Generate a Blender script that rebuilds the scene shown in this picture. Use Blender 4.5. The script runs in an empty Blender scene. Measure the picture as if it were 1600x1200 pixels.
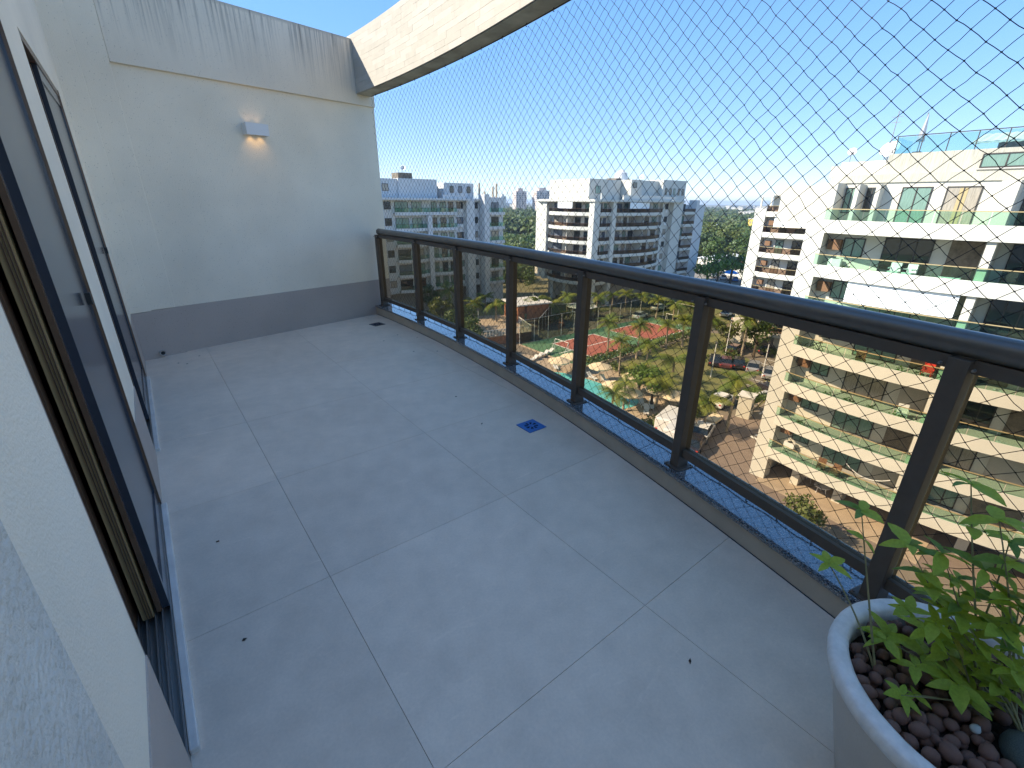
import bpy, math, random
import numpy as np
from mathutils import Vector, Matrix
R = math.radians
random.seed(7); rng = np.random.default_rng(7)
SC = bpy.context.scene
COL = SC.collection

# ------------------------------------------------------------------ camera
EYE = Vector((0, 0, 1.6)); FPX = 713.0
def cam_axes(pitch=21.8, yaw=38.3, roll=0.5):
    p, y, r = R(pitch), R(yaw), R(roll)
    fw = Vector((math.sin(y)*math.cos(p), math.cos(y)*math.cos(p), -math.sin(p)))
    rt = Vector((math.cos(y), -math.sin(y), 0)); up = rt.cross(fw)
    return rt*math.cos(r)+up*math.sin(r), -rt*math.sin(r)+up*math.cos(r), fw
RT, UP, FW = cam_axes()
cd = bpy.data.cameras.new("camera"); cam = bpy.data.objects.new("camera", cd); COL.objects.link(cam)
cam.matrix_world = Matrix(((RT.x, UP.x, -FW.x, EYE.x), (RT.y, UP.y, -FW.y, EYE.y), (RT.z, UP.z, -FW.z, EYE.z), (0, 0, 0, 1)))
cd.sensor_width = 36; cd.lens = FPX/1600*36; cd.clip_start = 0.02; cd.clip_end = 20000
SC.camera = cam
def at(px, py, z):
    """world point at height z on the sight line of a survey reading"""
    d = FW + RT*((px-800)/FPX) - UP*((py-600)/FPX)
    return EYE + d*((z-EYE.z)/d.z)

# ------------------------------------------------------------------ light
SUN_AZ, SUN_EL = -56.0, 38.0        # azimuth from +Y towards +X
w = bpy.data.worlds.new("World"); SC.world = w; w.use_nodes = True
nt = w.node_tree; bg = nt.nodes["Background"]
sky = nt.nodes.new("ShaderNodeTexSky"); sky.sky_type = 'NISHITA'; sky.sun_disc = False
sky.sun_elevation = R(SUN_EL); sky.sun_rotation = R(SUN_AZ % 360)
sky.air_density = 0.75; sky.dust_density = 0.0; sky.ozone_density = 5.0
hs = nt.nodes.new("ShaderNodeHueSaturation"); hs.inputs["Saturation"].default_value = 2.02; hs.inputs["Hue"].default_value = 0.512
gm = nt.nodes.new("ShaderNodeGamma"); gm.inputs[1].default_value = 0.36
nt.links.new(sky.outputs[0], gm.inputs[0]); nt.links.new(gm.outputs[0], hs.inputs["Color"]); nt.links.new(hs.outputs[0], bg.inputs[0]); bg.inputs[1].default_value = 0.15
sl = bpy.data.lights.new("sun", 'SUN'); sl.energy = 2.0; sl.angle = R(0.53); sl.color = (1.0, 0.93, 0.80)
so = bpy.data.objects.new("sun", sl); COL.objects.link(so)
sd = Vector((math.sin(R(SUN_AZ))*math.cos(R(SUN_EL)), math.cos(R(SUN_AZ))*math.cos(R(SUN_EL)), math.sin(R(SUN_EL))))
so.rotation_euler = sd.to_track_quat('Z', 'Y').to_euler()
vs = SC.view_settings; vs.view_transform = 'Standard'; vs.look = 'None'; vs.exposure = 2.28; vs.gamma = 1; vs.use_curve_mapping = False
SC.cycles.transparent_max_bounces = 24; SC.cycles.max_bounces = 8
SC.cycles.sample_clamp_indirect = 6

# ------------------------------------------------------------------ materials
def _n(m, t): return m.node_tree.nodes.new(t)
def mat(name, col, rough=.7, spec=.4, metal=0, var=0, vscale=3, stretch=(1, 1, 1), bump=0, bscale=60, vcol=None, coat=0, detail=4, pits=0, sub=None):
    m = bpy.data.materials.new(name); m.use_nodes = True
    L = m.node_tree.links; b = m.node_tree.nodes["Principled BSDF"]
    b.inputs["Base Color"].default_value = (*col, 1); b.inputs["Roughness"].default_value = rough
    b.inputs["Specular IOR Level"].default_value = spec; b.inputs["Metallic"].default_value = metal
    b.inputs["Coat Weight"].default_value = coat; b.inputs["Coat Roughness"].default_value = .04
    tc = _n(m, "ShaderNodeTexCoord")
    if var or vcol:
        mp = _n(m, "ShaderNodeMapping"); mp.inputs["Scale"].default_value = stretch
        L.new(tc.outputs["Object"], mp.inputs[0])
        nz = _n(m, "ShaderNodeTexNoise"); nz.inputs["Scale"].default_value = vscale; nz.inputs["Detail"].default_value = detail
        nz.inputs["Roughness"].default_value = .6
        L.new(mp.outputs[0], nz.inputs["Vector"])
        cr = _n(m, "ShaderNodeValToRGB"); cr.color_ramp.elements[0].position = .3; cr.color_ramp.elements[1].position = .7
        c2 = vcol if vcol else tuple(min(1, c*(1+var)) for c in col)
        c1 = col if vcol else tuple(c*(1-var) for c in col)
        cr.color_ramp.elements[0].color = (*c1, 1); cr.color_ramp.elements[1].color = (*c2, 1)
        L.new(nz.outputs[0], cr.inputs[0]); L.new(cr.outputs[0], b.inputs["Base Color"])
    if bump:
        nb = _n(m, "ShaderNodeTexNoise"); nb.inputs["Scale"].default_value = bscale; nb.inputs["Detail"].default_value = 3
        L.new(tc.outputs["Object"], nb.inputs["Vector"])
        bp = _n(m, "ShaderNodeBump"); bp.inputs["Strength"].default_value = bump; bp.inputs["Distance"].default_value = .01
        L.new(nb.outputs[0], bp.inputs["Height"]); L.new(bp.outputs[0], b.inputs["Normal"])
    return m

def mat_stucco(name, col, streak=False, zlo=3.0, zhi=3.45):
    """sprayed stucco with pin holes; optional rain streaks below the wall top"""
    m = bpy.data.materials.new(name); m.use_nodes = True
    L = m.node_tree.links; b = m.node_tree.nodes["Principled BSDF"]; b.inputs["Roughness"].default_value = .85
    b.inputs["Specular IOR Level"].default_value = .25
    tc = _n(m, "ShaderNodeTexCoord"); O = tc.outputs["Object"]
    n1 = _n(m, "ShaderNodeTexNoise"); n1.inputs["Scale"].default_value = 1.3; n1.inputs["Detail"].default_value = 6; L.new(O, n1.inputs["Vector"])
    cr = _n(m, "ShaderNodeValToRGB"); cr.color_ramp.elements[0].position = .3; cr.color_ramp.elements[1].position = .72
    cr.color_ramp.elements[0].color = (*[c*.9 for c in col], 1); cr.color_ramp.elements[1].color = (*[min(1, c*1.06) for c in col], 1)
    L.new(n1.outputs[0], cr.inputs[0]); out = cr.outputs[0]
    vo = _n(m, "ShaderNodeTexVoronoi"); vo.inputs["Scale"].default_value = 70; L.new(O, vo.inputs["Vector"])
    lt = _n(m, "ShaderNodeMapRange"); lt.inputs[1].default_value = .12; lt.inputs[2].default_value = .3; lt.inputs[3].default_value = .8; lt.inputs[4].default_value = 0
    L.new(vo.outputs["Distance"], lt.inputs[0])
    gate = _n(m, "ShaderNodeMath"); gate.operation = 'GREATER_THAN'; gate.inputs[1].default_value = .86
    sp = _n(m, "ShaderNodeSeparateColor"); L.new(vo.outputs["Color"], sp.inputs[0]); L.new(sp.outputs[0], gate.inputs[0])
    mu = _n(m, "ShaderNodeMath"); mu.operation = 'MULTIPLY'; L.new(lt.outputs[0], mu.inputs[0]); L.new(gate.outputs[0], mu.inputs[1])
    mx = _n(m, "ShaderNodeMix"); mx.data_type = 'RGBA'; L.new(mu.outputs[0], mx.inputs[0]); L.new(out, mx.inputs[6]); mx.inputs[7].default_value = (*[c*.55 for c in col], 1)
    out = mx.outputs[2]
    if streak:
        mp = _n(m, "ShaderNodeMapping"); mp.inputs["Scale"].default_value = (20, 20, .5); L.new(O, mp.inputs[0])
        n2 = _n(m, "ShaderNodeTexNoise"); n2.inputs["Scale"].default_value = 1.6; n2.inputs["Detail"].default_value = 5; n2.inputs["Roughness"].default_value = .7; L.new(mp.outputs[0], n2.inputs["Vector"])
        r2 = _n(m, "ShaderNodeMapRange"); r2.inputs[1].default_value = .47; r2.inputs[2].default_value = .68; L.new(n2.outputs[0], r2.inputs[0])
        sx = _n(m, "ShaderNodeSeparateXYZ"); L.new(O, sx.inputs[0])
        r3 = _n(m, "ShaderNodeMapRange"); r3.inputs[1].default_value = zlo; r3.inputs[2].default_value = zhi; L.new(sx.outputs[2], r3.inputs[0])
        pw = _n(m, "ShaderNodeMath"); pw.operation = 'POWER'; pw.inputs[1].default_value = 1.6; L.new(r3.outputs[0], pw.inputs[0])
        m3 = _n(m, "ShaderNodeMath"); m3.operation = 'MULTIPLY'; L.new(r2.outputs[0], m3.inputs[0]); L.new(pw.outputs[0], m3.inputs[1])
        r4 = _n(m, "ShaderNodeMapRange"); r4.inputs[1].default_value = zhi-.05; r4.inputs[2].default_value = zhi; r4.inputs[4].default_value = .7; L.new(sx.outputs[2], r4.inputs[0])
        ad = _n(m, "ShaderNodeMath"); ad.operation = 'MAXIMUM'; L.new(m3.outputs[0], ad.inputs[0]); L.new(r4.outputs[0], ad.inputs[1])
        m4 = _n(m, "ShaderNodeMath"); m4.operation = 'MULTIPLY'; m4.inputs[1].default_value = .85; L.new(ad.outputs[0], m4.inputs[0])
        mx2 = _n(m, "ShaderNodeMix"); mx2.data_type = 'RGBA'; L.new(m4.outputs[0], mx2.inputs[0]); L.new(out, mx2.inputs[6]); mx2.inputs[7].default_value = (.10, .10, .10, 1)
        out = mx2.outputs[2]
    L.new(out, b.inputs["Base Color"])
    nb = _n(m, "ShaderNodeTexNoise"); nb.inputs["Scale"].default_value = 130; nb.inputs["Detail"].default_value = 3; L.new(O, nb.inputs["Vector"])
    ab = _n(m, "ShaderNodeMath"); ab.operation = 'SUBTRACT'; L.new(nb.outputs[0], ab.inputs[0]); L.new(mu.outputs[0], ab.inputs[1])
    bp = _n(m, "ShaderNodeBump"); bp.inputs["Strength"].default_value = .55; bp.inputs["Distance"].default_value = .006
    L.new(ab.outputs[0], bp.inputs["Height"]); L.new(bp.outputs[0], b.inputs["Normal"])
    return m

def mat_glass(name, tint, refl=.9, rough=.0, fr=1.5):
    m = bpy.data.materials.new(name); m.use_nodes = True
    N = m.node_tree.nodes; L = m.node_tree.links; N.remove(N["Principled BSDF"])
    t = _n(m, "ShaderNodeBsdfTransparent"); t.inputs[0].default_value = (*tint, 1)
    g = _n(m, "ShaderNodeBsdfGlossy"); g.inputs["Roughness"].default_value = rough; g.inputs[0].default_value = (refl, refl, refl, 1)
    lw = _n(m, "ShaderNodeLayerWeight"); lw.inputs[0].default_value = .5      # thin sheet: Schlick reflectance, same on both faces
    pw = _n(m, "ShaderNodeMath"); pw.operation = 'POWER'; pw.inputs[1].default_value = 4.5; L.new(lw.outputs["Facing"], pw.inputs[0])
    f = _n(m, "ShaderNodeMapRange"); f.inputs[3].default_value = .045; f.inputs[4].default_value = .9; L.new(pw.outputs[0], f.inputs[0])
    x = _n(m, "ShaderNodeMixShader"); L.new(f.outputs[0], x.inputs[0]); L.new(t.outputs[0], x.inputs[1]); L.new(g.outputs[0], x.inputs[2])
    L.new(x.outputs[0], N["Material Output"].inputs[0])
    return m

def mat_granite():
    m = bpy.data.materials.new("granite"); m.use_nodes = True
    L = m.node_tree.links; b = m.node_tree.nodes["Principled BSDF"]
    b.inputs["Roughness"].default_value = .12; b.inputs["Specular IOR Level"].default_value = .9; b.inputs["Coat Weight"].default_value = .8
    b.inputs["Coat Roughness"].default_value = .05; b.inputs["Coat IOR"].default_value = 1.9
    tc = _n(m, "ShaderNodeTexCoord")
    n = _n(m, "ShaderNodeTexNoise"); n.inputs["Scale"].default_value = 130; n.inputs["Detail"].default_value = 2; L.new(tc.outputs["Object"], n.inputs["Vector"])
    cr = _n(m, "ShaderNodeValToRGB"); cr.color_ramp.interpolation = 'CONSTANT'
    e = cr.color_ramp.elements; e[0].position = 0; e[0].color = (.035, .035, .04, 1); e[1].position = .42; e[1].color = (.09, .09, .095, 1)
    a = e.new(.5); a.color = (.22, .215, .21, 1); a = e.new(.6); a.color = (.14, .14, .15, 1); a = e.new(.66); a.color = (.46, .45, .43, 1)
    L.new(n.outputs[0], cr.inputs[0]); L.new(cr.outputs[0], b.inputs["Base Color"])
    return m

def mat_leaf(name, col, trans=.35):
    m = mat(name, col, rough=.5, spec=.35, var=.28, vscale=8)
    N = m.node_tree.nodes; L = m.node_tree.links; b = N["Principled BSDF"]
    tr = _n(m, "ShaderNodeBsdfTranslucent"); tr.inputs[0].default_value = (col[0]*1.6, col[1]*1.5, col[2]*.8, 1)
    x = _n(m, "ShaderNodeMixShader"); x.inputs[0].default_value = trans
    L.new(b.outputs[0], x.inputs[1]); L.new(tr.outputs[0], x.inputs[2]); L.new(x.outputs[0], N["Material Output"].inputs[0])
    return m

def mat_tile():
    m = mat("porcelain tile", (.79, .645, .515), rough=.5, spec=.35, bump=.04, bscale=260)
    N = m.node_tree; L = N.links; b = N.nodes["Principled BSDF"]; tc = _n(m, "ShaderNodeTexCoord"); O = tc.outputs["Object"]
    def ramp(sc, det, lo, hi, a, c, st=(1, 1, 1), dist=0):
        mp = _n(m, "ShaderNodeMapping"); mp.inputs["Scale"].default_value = st; mp.inputs["Rotation"].default_value = (0, 0, .5); L.new(O, mp.inputs[0])
        n = _n(m, "ShaderNodeTexNoise"); n.inputs["Scale"].default_value = sc; n.inputs["Detail"].default_value = det; n.inputs["Roughness"].default_value = .65; n.inputs["Distortion"].default_value = dist
        L.new(mp.outputs[0], n.inputs["Vector"]); r = _n(m, "ShaderNodeMapRange"); r.inputs[1].default_value = lo; r.inputs[2].default_value = hi; r.inputs[3].default_value = a; r.inputs[4].default_value = c
        L.new(n.outputs[0], r.inputs[0]); return r.outputs[0]
    def mul(a, c):
        q = _n(m, "ShaderNodeMath"); q.operation = 'MULTIPLY'; L.new(a, q.inputs[0])
        if hasattr(c, 'default_value'): L.new(c, q.inputs[1])
        else: q.inputs[1].default_value = c
        return q.outputs[0]
    oi = _n(m, "ShaderNodeObjectInfo"); r = _n(m, "ShaderNodeMapRange"); r.inputs[3].default_value = .95; r.inputs[4].default_value = 1.03; L.new(oi.outputs["Random"], r.inputs[0])
    v = mul(r.outputs[0], ramp(.9, 4, .35, .65, .93, 1.05)); v = mul(v, ramp(7, 12, .35, .65, .94, 1.05)); v = mul(v, ramp(90, 3, .3, .7, .95, 1.04))
    v = mul(v, ramp(3.2, 10, .60, .72, 1, 1.10, (1, 5, 1), 1.2))       # pale wiped dust
    v = mul(v, ramp(5, 8, .66, .74, 1, .90, (4, 1, 1), .6))            # faint darker scuffs
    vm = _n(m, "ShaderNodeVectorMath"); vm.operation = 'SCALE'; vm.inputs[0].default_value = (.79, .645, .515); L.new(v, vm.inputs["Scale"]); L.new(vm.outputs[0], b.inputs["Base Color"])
    L.new(ramp(2.5, 6, .3, .7, .38, .6), b.inputs["Roughness"]); return m
MT = dict(
    tile=mat_tile(),
    grout=mat("grout", (.20, .18, .155), rough=.9),
    kerb=mat("kerb paint", (.50, .42, .33), rough=.7, var=.1, vscale=5, bump=.05, bscale=90),
    granite=mat_granite(),
    bronze=mat("bronze anodised aluminium", (.12, .09, .068), rough=.45, spec=.35, metal=.1, var=.08, vscale=20),
    bronze_d=mat("bronze door frame", (.17, .10, .06), rough=.3, spec=.6, metal=.2, var=.15, vscale=12),
    gold=mat("golden brown door frame", (.46, .32, .15), rough=.4, spec=.5, metal=.1),
    tint=mat_glass("bronze tinted glass", (.86, .78, .67), refl=.5),
    net=mat("black nylon cord", (.012, .012, .016), rough=.6),
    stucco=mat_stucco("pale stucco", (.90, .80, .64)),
    stucco_r=mat("rough patched stucco", (.66, .62, .54), rough=.9, var=.12, vscale=5, detail=10, bump=.9, bscale=70),
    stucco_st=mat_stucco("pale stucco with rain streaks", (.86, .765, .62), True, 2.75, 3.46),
    band=mat_stucco("grey painted stucco", (.50, .42, .365)),
    marble=mat("white marble", (.72, .66, .60), rough=.3, var=.12, vscale=9, detail=8),
    screen=mat("grey insect screen panel", (.045, .052, .068), rough=.18, spec=.8, var=.25, vscale=2, stretch=(1, 6, .4)),
    dark=mat("interior shade", (.25, .23, .2), rough=.9),
    curtain=mat("grey curtain", (.42, .43, .40), rough=.9, var=.1, vscale=2, stretch=(1, 14, .3)),
    steel=mat("aluminium track", (.30, .28, .26), rough=.4, metal=.6),
    lampw=mat("white lamp housing", (.75, .75, .75), rough=.4),
    pvc=mat("weathered plastic", (.5, .48, .45), rough=.6),
    drain=mat("blue drain film", (.004, .13, .45), rough=.3, spec=.5, var=.1, vscale=30),
    drain2=mat("dark steel drain cover", (.06, .07, .09), rough=.4, metal=.4),
    slot=mat("black drain slot", (.003, .01, .03), rough=.8),
    pot=mat("white fibre pot", (.60, .53, .46), rough=.6, var=.06, vscale=4, bump=.25, bscale=170),
    rim=mat("chalky pot rim", (.80, .75, .70), rough=.55, var=.12, vscale=12, stretch=(3, 3, 1), detail=8, bump=.1, bscale=120),
    soil=mat("dark soil", (.028, .019, .013), rough=.95, var=.5, vscale=60, bump=.8, bscale=80),
    clay=mat("expanded clay", (.15, .078, .058), rough=.75, vcol=(.25, .14, .105), vscale=30, bump=.3, bscale=140),
    rock=mat("grey green stone", (.10, .12, .11), rough=.8, var=.4, vscale=25, bump=.4, bscale=60),
    leaf=mat_leaf("fresh green leaf", (.34, .44, .06)),
    leaf2=mat_leaf("darker green leaf", (.17, .27, .055)),
    leaf3=mat_leaf("yellowing leaf", (.33, .30, .06)),
    stem=mat("green brown stem", (.26, .24, .12), rough=.7),
    twig=mat("dry root", (.28, .22, .15), rough=.8),
    debris=mat("dead leaf speck", (.05, .035, .025), rough=.9),
    clad=[mat("stone strip light", (.46, .43, .375), rough=.8, var=.04, vscale=9, bump=.2, bscale=90),
          mat("stone strip mid", (.44, .405, .35), rough=.8, var=.04, vscale=9, bump=.2, bscale=90),
          mat("stone strip warm", (.42, .39, .335), rough=.8, var=.05, vscale=9, bump=.2, bscale=90)],
    cladback=mat("mortar", (.47, .44, .38), rough=.9),
    conc=mat("weathered concrete soffit", (.36, .34, .28), rough=.9, var=.35, vscale=3, detail=8),
    white=mat("white building paint", (.58, .57, .51), rough=.8, var=.05, vscale=.6),
    cream=mat("cream building paint", (.56, .54, .47), rough=.8, var=.05, vscale=.6),
    stain=mat_stucco("stained roof parapet paint", (.50, .48, .40), True, .5, 5.4),
    bluew=mat("cool white building paint", (.60, .60, .59), rough=.8, var=.05, vscale=.6),
    soff=mat("grey soffit paint", (.42, .41, .38), rough=.85),
    inner=mat("recess wall paint", (.42, .39, .34), rough=.85, var=.1, vscale=.8),
    stonew=mat("brown stone wall", (.17, .14, .105), rough=.85, var=.35, vscale=3),
    winglass=mat("dark window glass", (.02, .028, .03), rough=.05, spec=.9),
    wingreen=mat("curtained green glass", (.17, .27, .22), rough=.15, spec=.8, var=.2, vscale=4, stretch=(6, 6, .4)),
    wincream=mat("cream curtain behind glass", (.34, .30, .24), rough=.15, spec=.8, var=.3, vscale=4, stretch=(6, 6, .4)), winblue=mat("blue grey blind behind glass", (.12, .14, .17), rough=.12, spec=.8, var=.2, vscale=4),
    frame=mat("dark window frame", (.05, .045, .04), rough=.5),
    ggreen=mat_glass("green balcony glass", (.74, .90, .81), refl=.85),
    gbrown=mat_glass("brown balcony glass", (.59, .49, .43), refl=.6),
    gblue=mat_glass("blue green roof glass", (.78, .9, .92), refl=.9),
    cap=mat("champagne rail", (.48, .38, .20), rough=.4, metal=.3),
    capb=mat("brown rail", (.10, .06, .045), rough=.5),
    blind=mat("white roller blind", (.80, .84, .84), rough=.6),
    wicker=mat("brown wicker", (.20, .11, .06), rough=.8, var=.3, vscale=20),
    red=mat("red plastic", (.55, .05, .03), rough=.5), orange=mat("orange brick", (.36, .16, .085), rough=.85, var=.3, vscale=4),
    acw=mat("white air conditioner", (.7, .7, .68), rough=.5), black=mat("black metal", (.02, .02, .02), rough=.5),
    rooftile=mat("red roof tile", (.38, .15, .08), rough=.85, var=.25, vscale=2),
    corr=mat("corrugated roof sheet", (.60, .57, .44), rough=.6, var=.1, vscale=1),
    ground=mat("dry lawn", (.13, .14, .06), rough=.95, vcol=(.22, .185, .11), vscale=.06, detail=8),
    lawn=mat("lawn", (.14, .16, .05), rough=.95, vcol=(.23, .205, .09), vscale=.25, detail=8),
    asphalt=mat("worn asphalt", (.21, .18, .14), rough=.9, var=.16, vscale=.25, detail=8),
    pavers=mat("reddish pavers", (.22, .175, .145), rough=.9, var=.1, vscale=1.5),
    deck=mat("pool deck stone", (.42, .34, .25), rough=.8, var=.15, vscale=.9, detail=6),
    water=mat("pool water", (.10, .50, .56), rough=.08, spec=.6, vcol=(.16, .58, .62), vscale=1.2, bump=.2, bscale=3),
    court=mat("green court paint", (.10, .21, .11), rough=.8, var=.1, vscale=.5),
    courtred=mat("red court paint", (.36, .12, .085), rough=.8, var=.08, vscale=.5),
    paint=mat("white line paint", (.7, .7, .66), rough=.8),
    para=mat("cream parasol cloth", (.72, .60, .42), rough=.85),
    trunk=mat("grey palm trunk", (.30, .25, .18), rough=.9, var=.2, vscale=4),
    bark=mat("bark", (.10, .075, .05), rough=.95),
    palm=mat_leaf("palm leaf", (.13, .19, .035), .3), palm2=mat_leaf("yellow palm leaf", (.22, .25, .045), .3),
    tree=mat_leaf("tree foliage", (.075, .12, .03), .25), tree2=mat_leaf("olive tree foliage", (.12, .15, .04), .25),
    tree3=mat_leaf("light tree foliage", (.12, .20, .035), .25), treefar=mat("far foliage", (.055, .09, .035), rough=.9, vcol=(.11, .14, .05), vscale=.03, detail=6),
    cw=mat("white car paint", (.75, .75, .75), rough=.25, coat=.6), cs=mat("silver car paint", (.42, .43, .45), rough=.3, metal=.4, coat=.6),
    cb=mat("black car paint", (.025, .022, .03), rough=.25, coat=.6), cr=mat("maroon car paint", (.12, .04, .045), rough=.3, coat=.6),
    cu=mat("blue car paint", (.05, .16, .40), rough=.3, coat=.6), tyre=mat("tyre rubber", (.02, .02, .02), rough=.9),
    cglass=mat("car glass", (.015, .02, .025), rough=.06, spec=.9),
    fence=mat_glass("green court netting", (.45, .53, .46), refl=.1), pinkt=mat("salmon far block", (.68, .57, .50), rough=.85, var=.06, vscale=.03),
    fardark=mat("far window bands", (.16, .16, .18), rough=.6), yellow=mat("yellow wall", (.65, .48, .10), rough=.8), peach=mat("peach wall", (.62, .44, .30), rough=.8),
    bluec=mat("blue canvas", (.02, .30, .75), rough=.7), flower=mat("pale flowers", (.7, .6, .65), rough=.8),
)
CUR_GLOW = None

# ------------------------------------------------------------------ mesh collecting
class G:
    def __init__(s): s.v = []; s.f = []; s.m = []
    def quad(s, a, b, c, d, mi=0):
        n = len(s.v); s.v += [tuple(a), tuple(b), tuple(c), tuple(d)]; s.f.append((n, n+1, n+2, n+3)); s.m.append(mi); return s
    def box(s, x0, y0, z0, x1, y1, z1, mi=0, F=None):
        n = len(s.v)
        P = [(x0, y0, z0), (x1, y0, z0), (x1, y1, z0), (x0, y1, z0), (x0, y0, z1), (x1, y0, z1), (x1, y1, z1), (x0, y1, z1)]
        s.v += [F(*p) for p in P] if F else P
        s.f += [tuple(n+i for i in q) for q in ((0, 3, 2, 1), (4, 5, 6, 7), (0, 1, 5, 4), (1, 2, 6, 5), (2, 3, 7, 6), (3, 0, 4, 7))]; s.m += [mi]*6; return s
    def prism(s, poly, z0, z1, mi=0, F=None):
        n = len(s.v); k = len(poly); f = F if F else (lambda x, y, z: (x, y, z))
        s.v += [f(p[0], p[1], z0) for p in poly]+[f(p[0], p[1], z1) for p in poly]
        s.f.append(tuple(n+i for i in reversed(range(k)))); s.f.append(tuple(n+k+i for i in range(k)))
        s.f += [(n+i, n+(i+1) % k, n+k+(i+1) % k, n+k+i) for i in range(k)]; s.m += [mi]*(k+2); return s
    def tube(s, pts, r, n=8, mi=0, caps=True):
        pts = [Vector(p) for p in pts]; base = len(s.v); K = len(pts)
        rr = r if isinstance(r, (list, tuple)) else [r]*K
        for i, p in enumerate(pts):
            t = (pts[min(i+1, K-1)]-pts[max(i-1, 0)]).normalized()
            a = t.cross(Vector((0, 0, 1)) if abs(t.z) < .9 else Vector((1, 0, 0))).normalized(); b = t.cross(a)
            for k in range(n):
                an = 2*math.pi*k/n; q = p+(a*math.cos(an)+b*math.sin(an))*rr[i]; s.v.append(tuple(q))
        for i in range(K-1):
            for k in range(n):
                s.f.append((base+i*n+k, base+i*n+(k+1) % n, base+(i+1)*n+(k+1) % n, base+(i+1)*n+k)); s.m.append(mi)
        if caps:
            s.f.append(tuple(base+k for k in range(n))); s.f.append(tuple(base+(K-1)*n+k for k in reversed(range(n)))); s.m += [mi]*2
        return s
    def cone(s, c, r0, r1, z0, z1, n=16, mi=0, cap=True):
        base = len(s.v)
        for r, z in ((r0, z0), (r1, z1)):
            for k in range(n): s.v.append((c[0]+r*math.cos(2*math.pi*k/n), c[1]+r*math.sin(2*math.pi*k/n), z))
        for k in range(n): s.f.append((base+k, base+(k+1) % n, base+n+(k+1) % n, base+n+k)); s.m.append(mi)
        if cap: s.f.append(tuple(base+k for k in reversed(range(n)))); s.f.append(tuple(base+n+k for k in range(n))); s.m += [mi]*2
        return s
    def mesh(s, name, mats, smooth=False, bevel=0):
        me = bpy.data.meshes.new(name); me.from_pydata(s.v, [], s.f)
        for m in (mats if isinstance(mats, (list, tuple)) else [mats]): me.materials.append(m)
        if isinstance(mats, (list, tuple)) and len(mats) > 1: me.polygons.foreach_set("material_index", s.m)
        if smooth: me.polygons.foreach_set("use_smooth", [True]*len(me.polygons))
        me.update(); return me
def put(name, me, parent=None, loc=None, rot=None, scale=None):
    o = bpy.data.objects.new(name, me); COL.objects.link(o)
    if parent: o.parent = parent
    if loc is not None: o.location = loc
    if rot is not None: o.rotation_euler = rot
    if scale is not None: o.scale = scale
    return o
def part(name, g, m, parent=None, smooth=False, label=None, kind=None):
    o = put(name, g.mesh(name, m, smooth), parent)
    if label: o['label'] = label
    if kind: o['kind'] = kind
    return o
def tag(o, label, cat, group=None, kind=None):
    o['label'] = label; o['category'] = cat
    if group: o['group'] = group
    if kind: o['kind'] = kind
    return o
def thing(name, label, cat, loc=(0, 0, 0), rz=0, group=None):
    return tag(put(name, None, None, loc, (0, 0, rz)), label, cat, group)
def struct(name, g, m, kind='structure'):
    o = part(name, g, m); o['kind'] = kind; return o
def copy_tree(o, parent=None):
    c = o.copy(); COL.objects.link(c); c.parent = parent
    for ch in [x for x in CH.get(o.name, [])]: copy_tree(ch, c)
    return c
CH = {}
def register(root):
    """remember the children of a prototype so copying is quick"""
    def rec(o):
        CH[o.name] = list(o.children)
        for c in o.children: rec(c)
    bpy.context.view_layer.update(); rec(root)
def clone(root, label, loc, rz, group=None, scale=1):
    c = copy_tree(root); c.location = loc; c.rotation_euler = (0, 0, rz); c.scale = (scale,)*3; c['label'] = label
    if group: c['group'] = group
    return c
def bevelled(o, wd=.004, seg=2):
    b = o.modifiers.new("bevel", 'BEVEL'); b.width = wd; b.segments = seg; b.limit_method = 'ANGLE'; return o

# ================================================================== TERRACE
def CX(y): return 2.63-.0245*(y-5.6)**2          # inner face of the kerb in plan
YS, YN = -3.2, 6.9
ys = [YS+(YN-YS)*i/60 for i in range(61)]
# floor: slab with separate tiles
g = G(); g.prism([(-.9, YS)]+[(CX(y)+.30, y) for y in ys]+[(-.9, YN)], -.35, -.012)
floor = struct("floor", g, MT['grout'])
xj = [-.66, .35, 1.36, 2.37, 3.4]; yj = [-3.17, -2.18, -1.19, -.2, .79, 1.775, 2.76, 3.75, 4.735, 5.72, 6.9]
for i in range(len(xj)-1):
    for j in range(len(yj)-1):
        x0, x1, y0, y1 = xj[i]+.001, xj[i+1]-.001, yj[j]+.001, yj[j+1]-.001
        if x0 < -.2: x0 = -.60
        n = 8; right = [(min(x1, CX(y0+(y1-y0)*k/n)+.05), y0+(y1-y0)*k/n) for k in range(n+1)]
        if max(r[0] for r in right) < x0+.02: continue
        right = [(max(r[0], x0+.001), r[1]) for r in right]
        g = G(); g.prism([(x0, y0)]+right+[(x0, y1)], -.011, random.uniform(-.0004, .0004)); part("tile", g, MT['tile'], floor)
# kerb and granite sill
kerb = thing("parapet_kerb", "low beige kerb with a speckled granite sill curving along the open side of the terrace", "kerb")
def strip(o0, o1, z0, z1, ya=YS, yb=YN, n=60):
    yy = [ya+(yb-ya)*i/n for i in range(n+1)]
    g = G(); g.prism([(CX(y)+o0, y) for y in yy]+[(CX(y)+o1, y) for y in reversed(yy)], z0, z1); return g
part("dark_joint", strip(-.004, .0005, .0006, .0035), MT['slot'], kerb)
part("kerb_face", strip(0, .30, -.005, .109), MT['kerb'], kerb)
cuts = [-3.2, -1.6, -.05, 1.5, 3.05, 4.6, 6.05, 6.9]
for a, b in zip(cuts, cuts[1:]): bevelled(part("granite_slab", strip(-.012, .325, .1105, .1325, a+.001, b-.001, 12), MT['granite'], kerb), .003)
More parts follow.
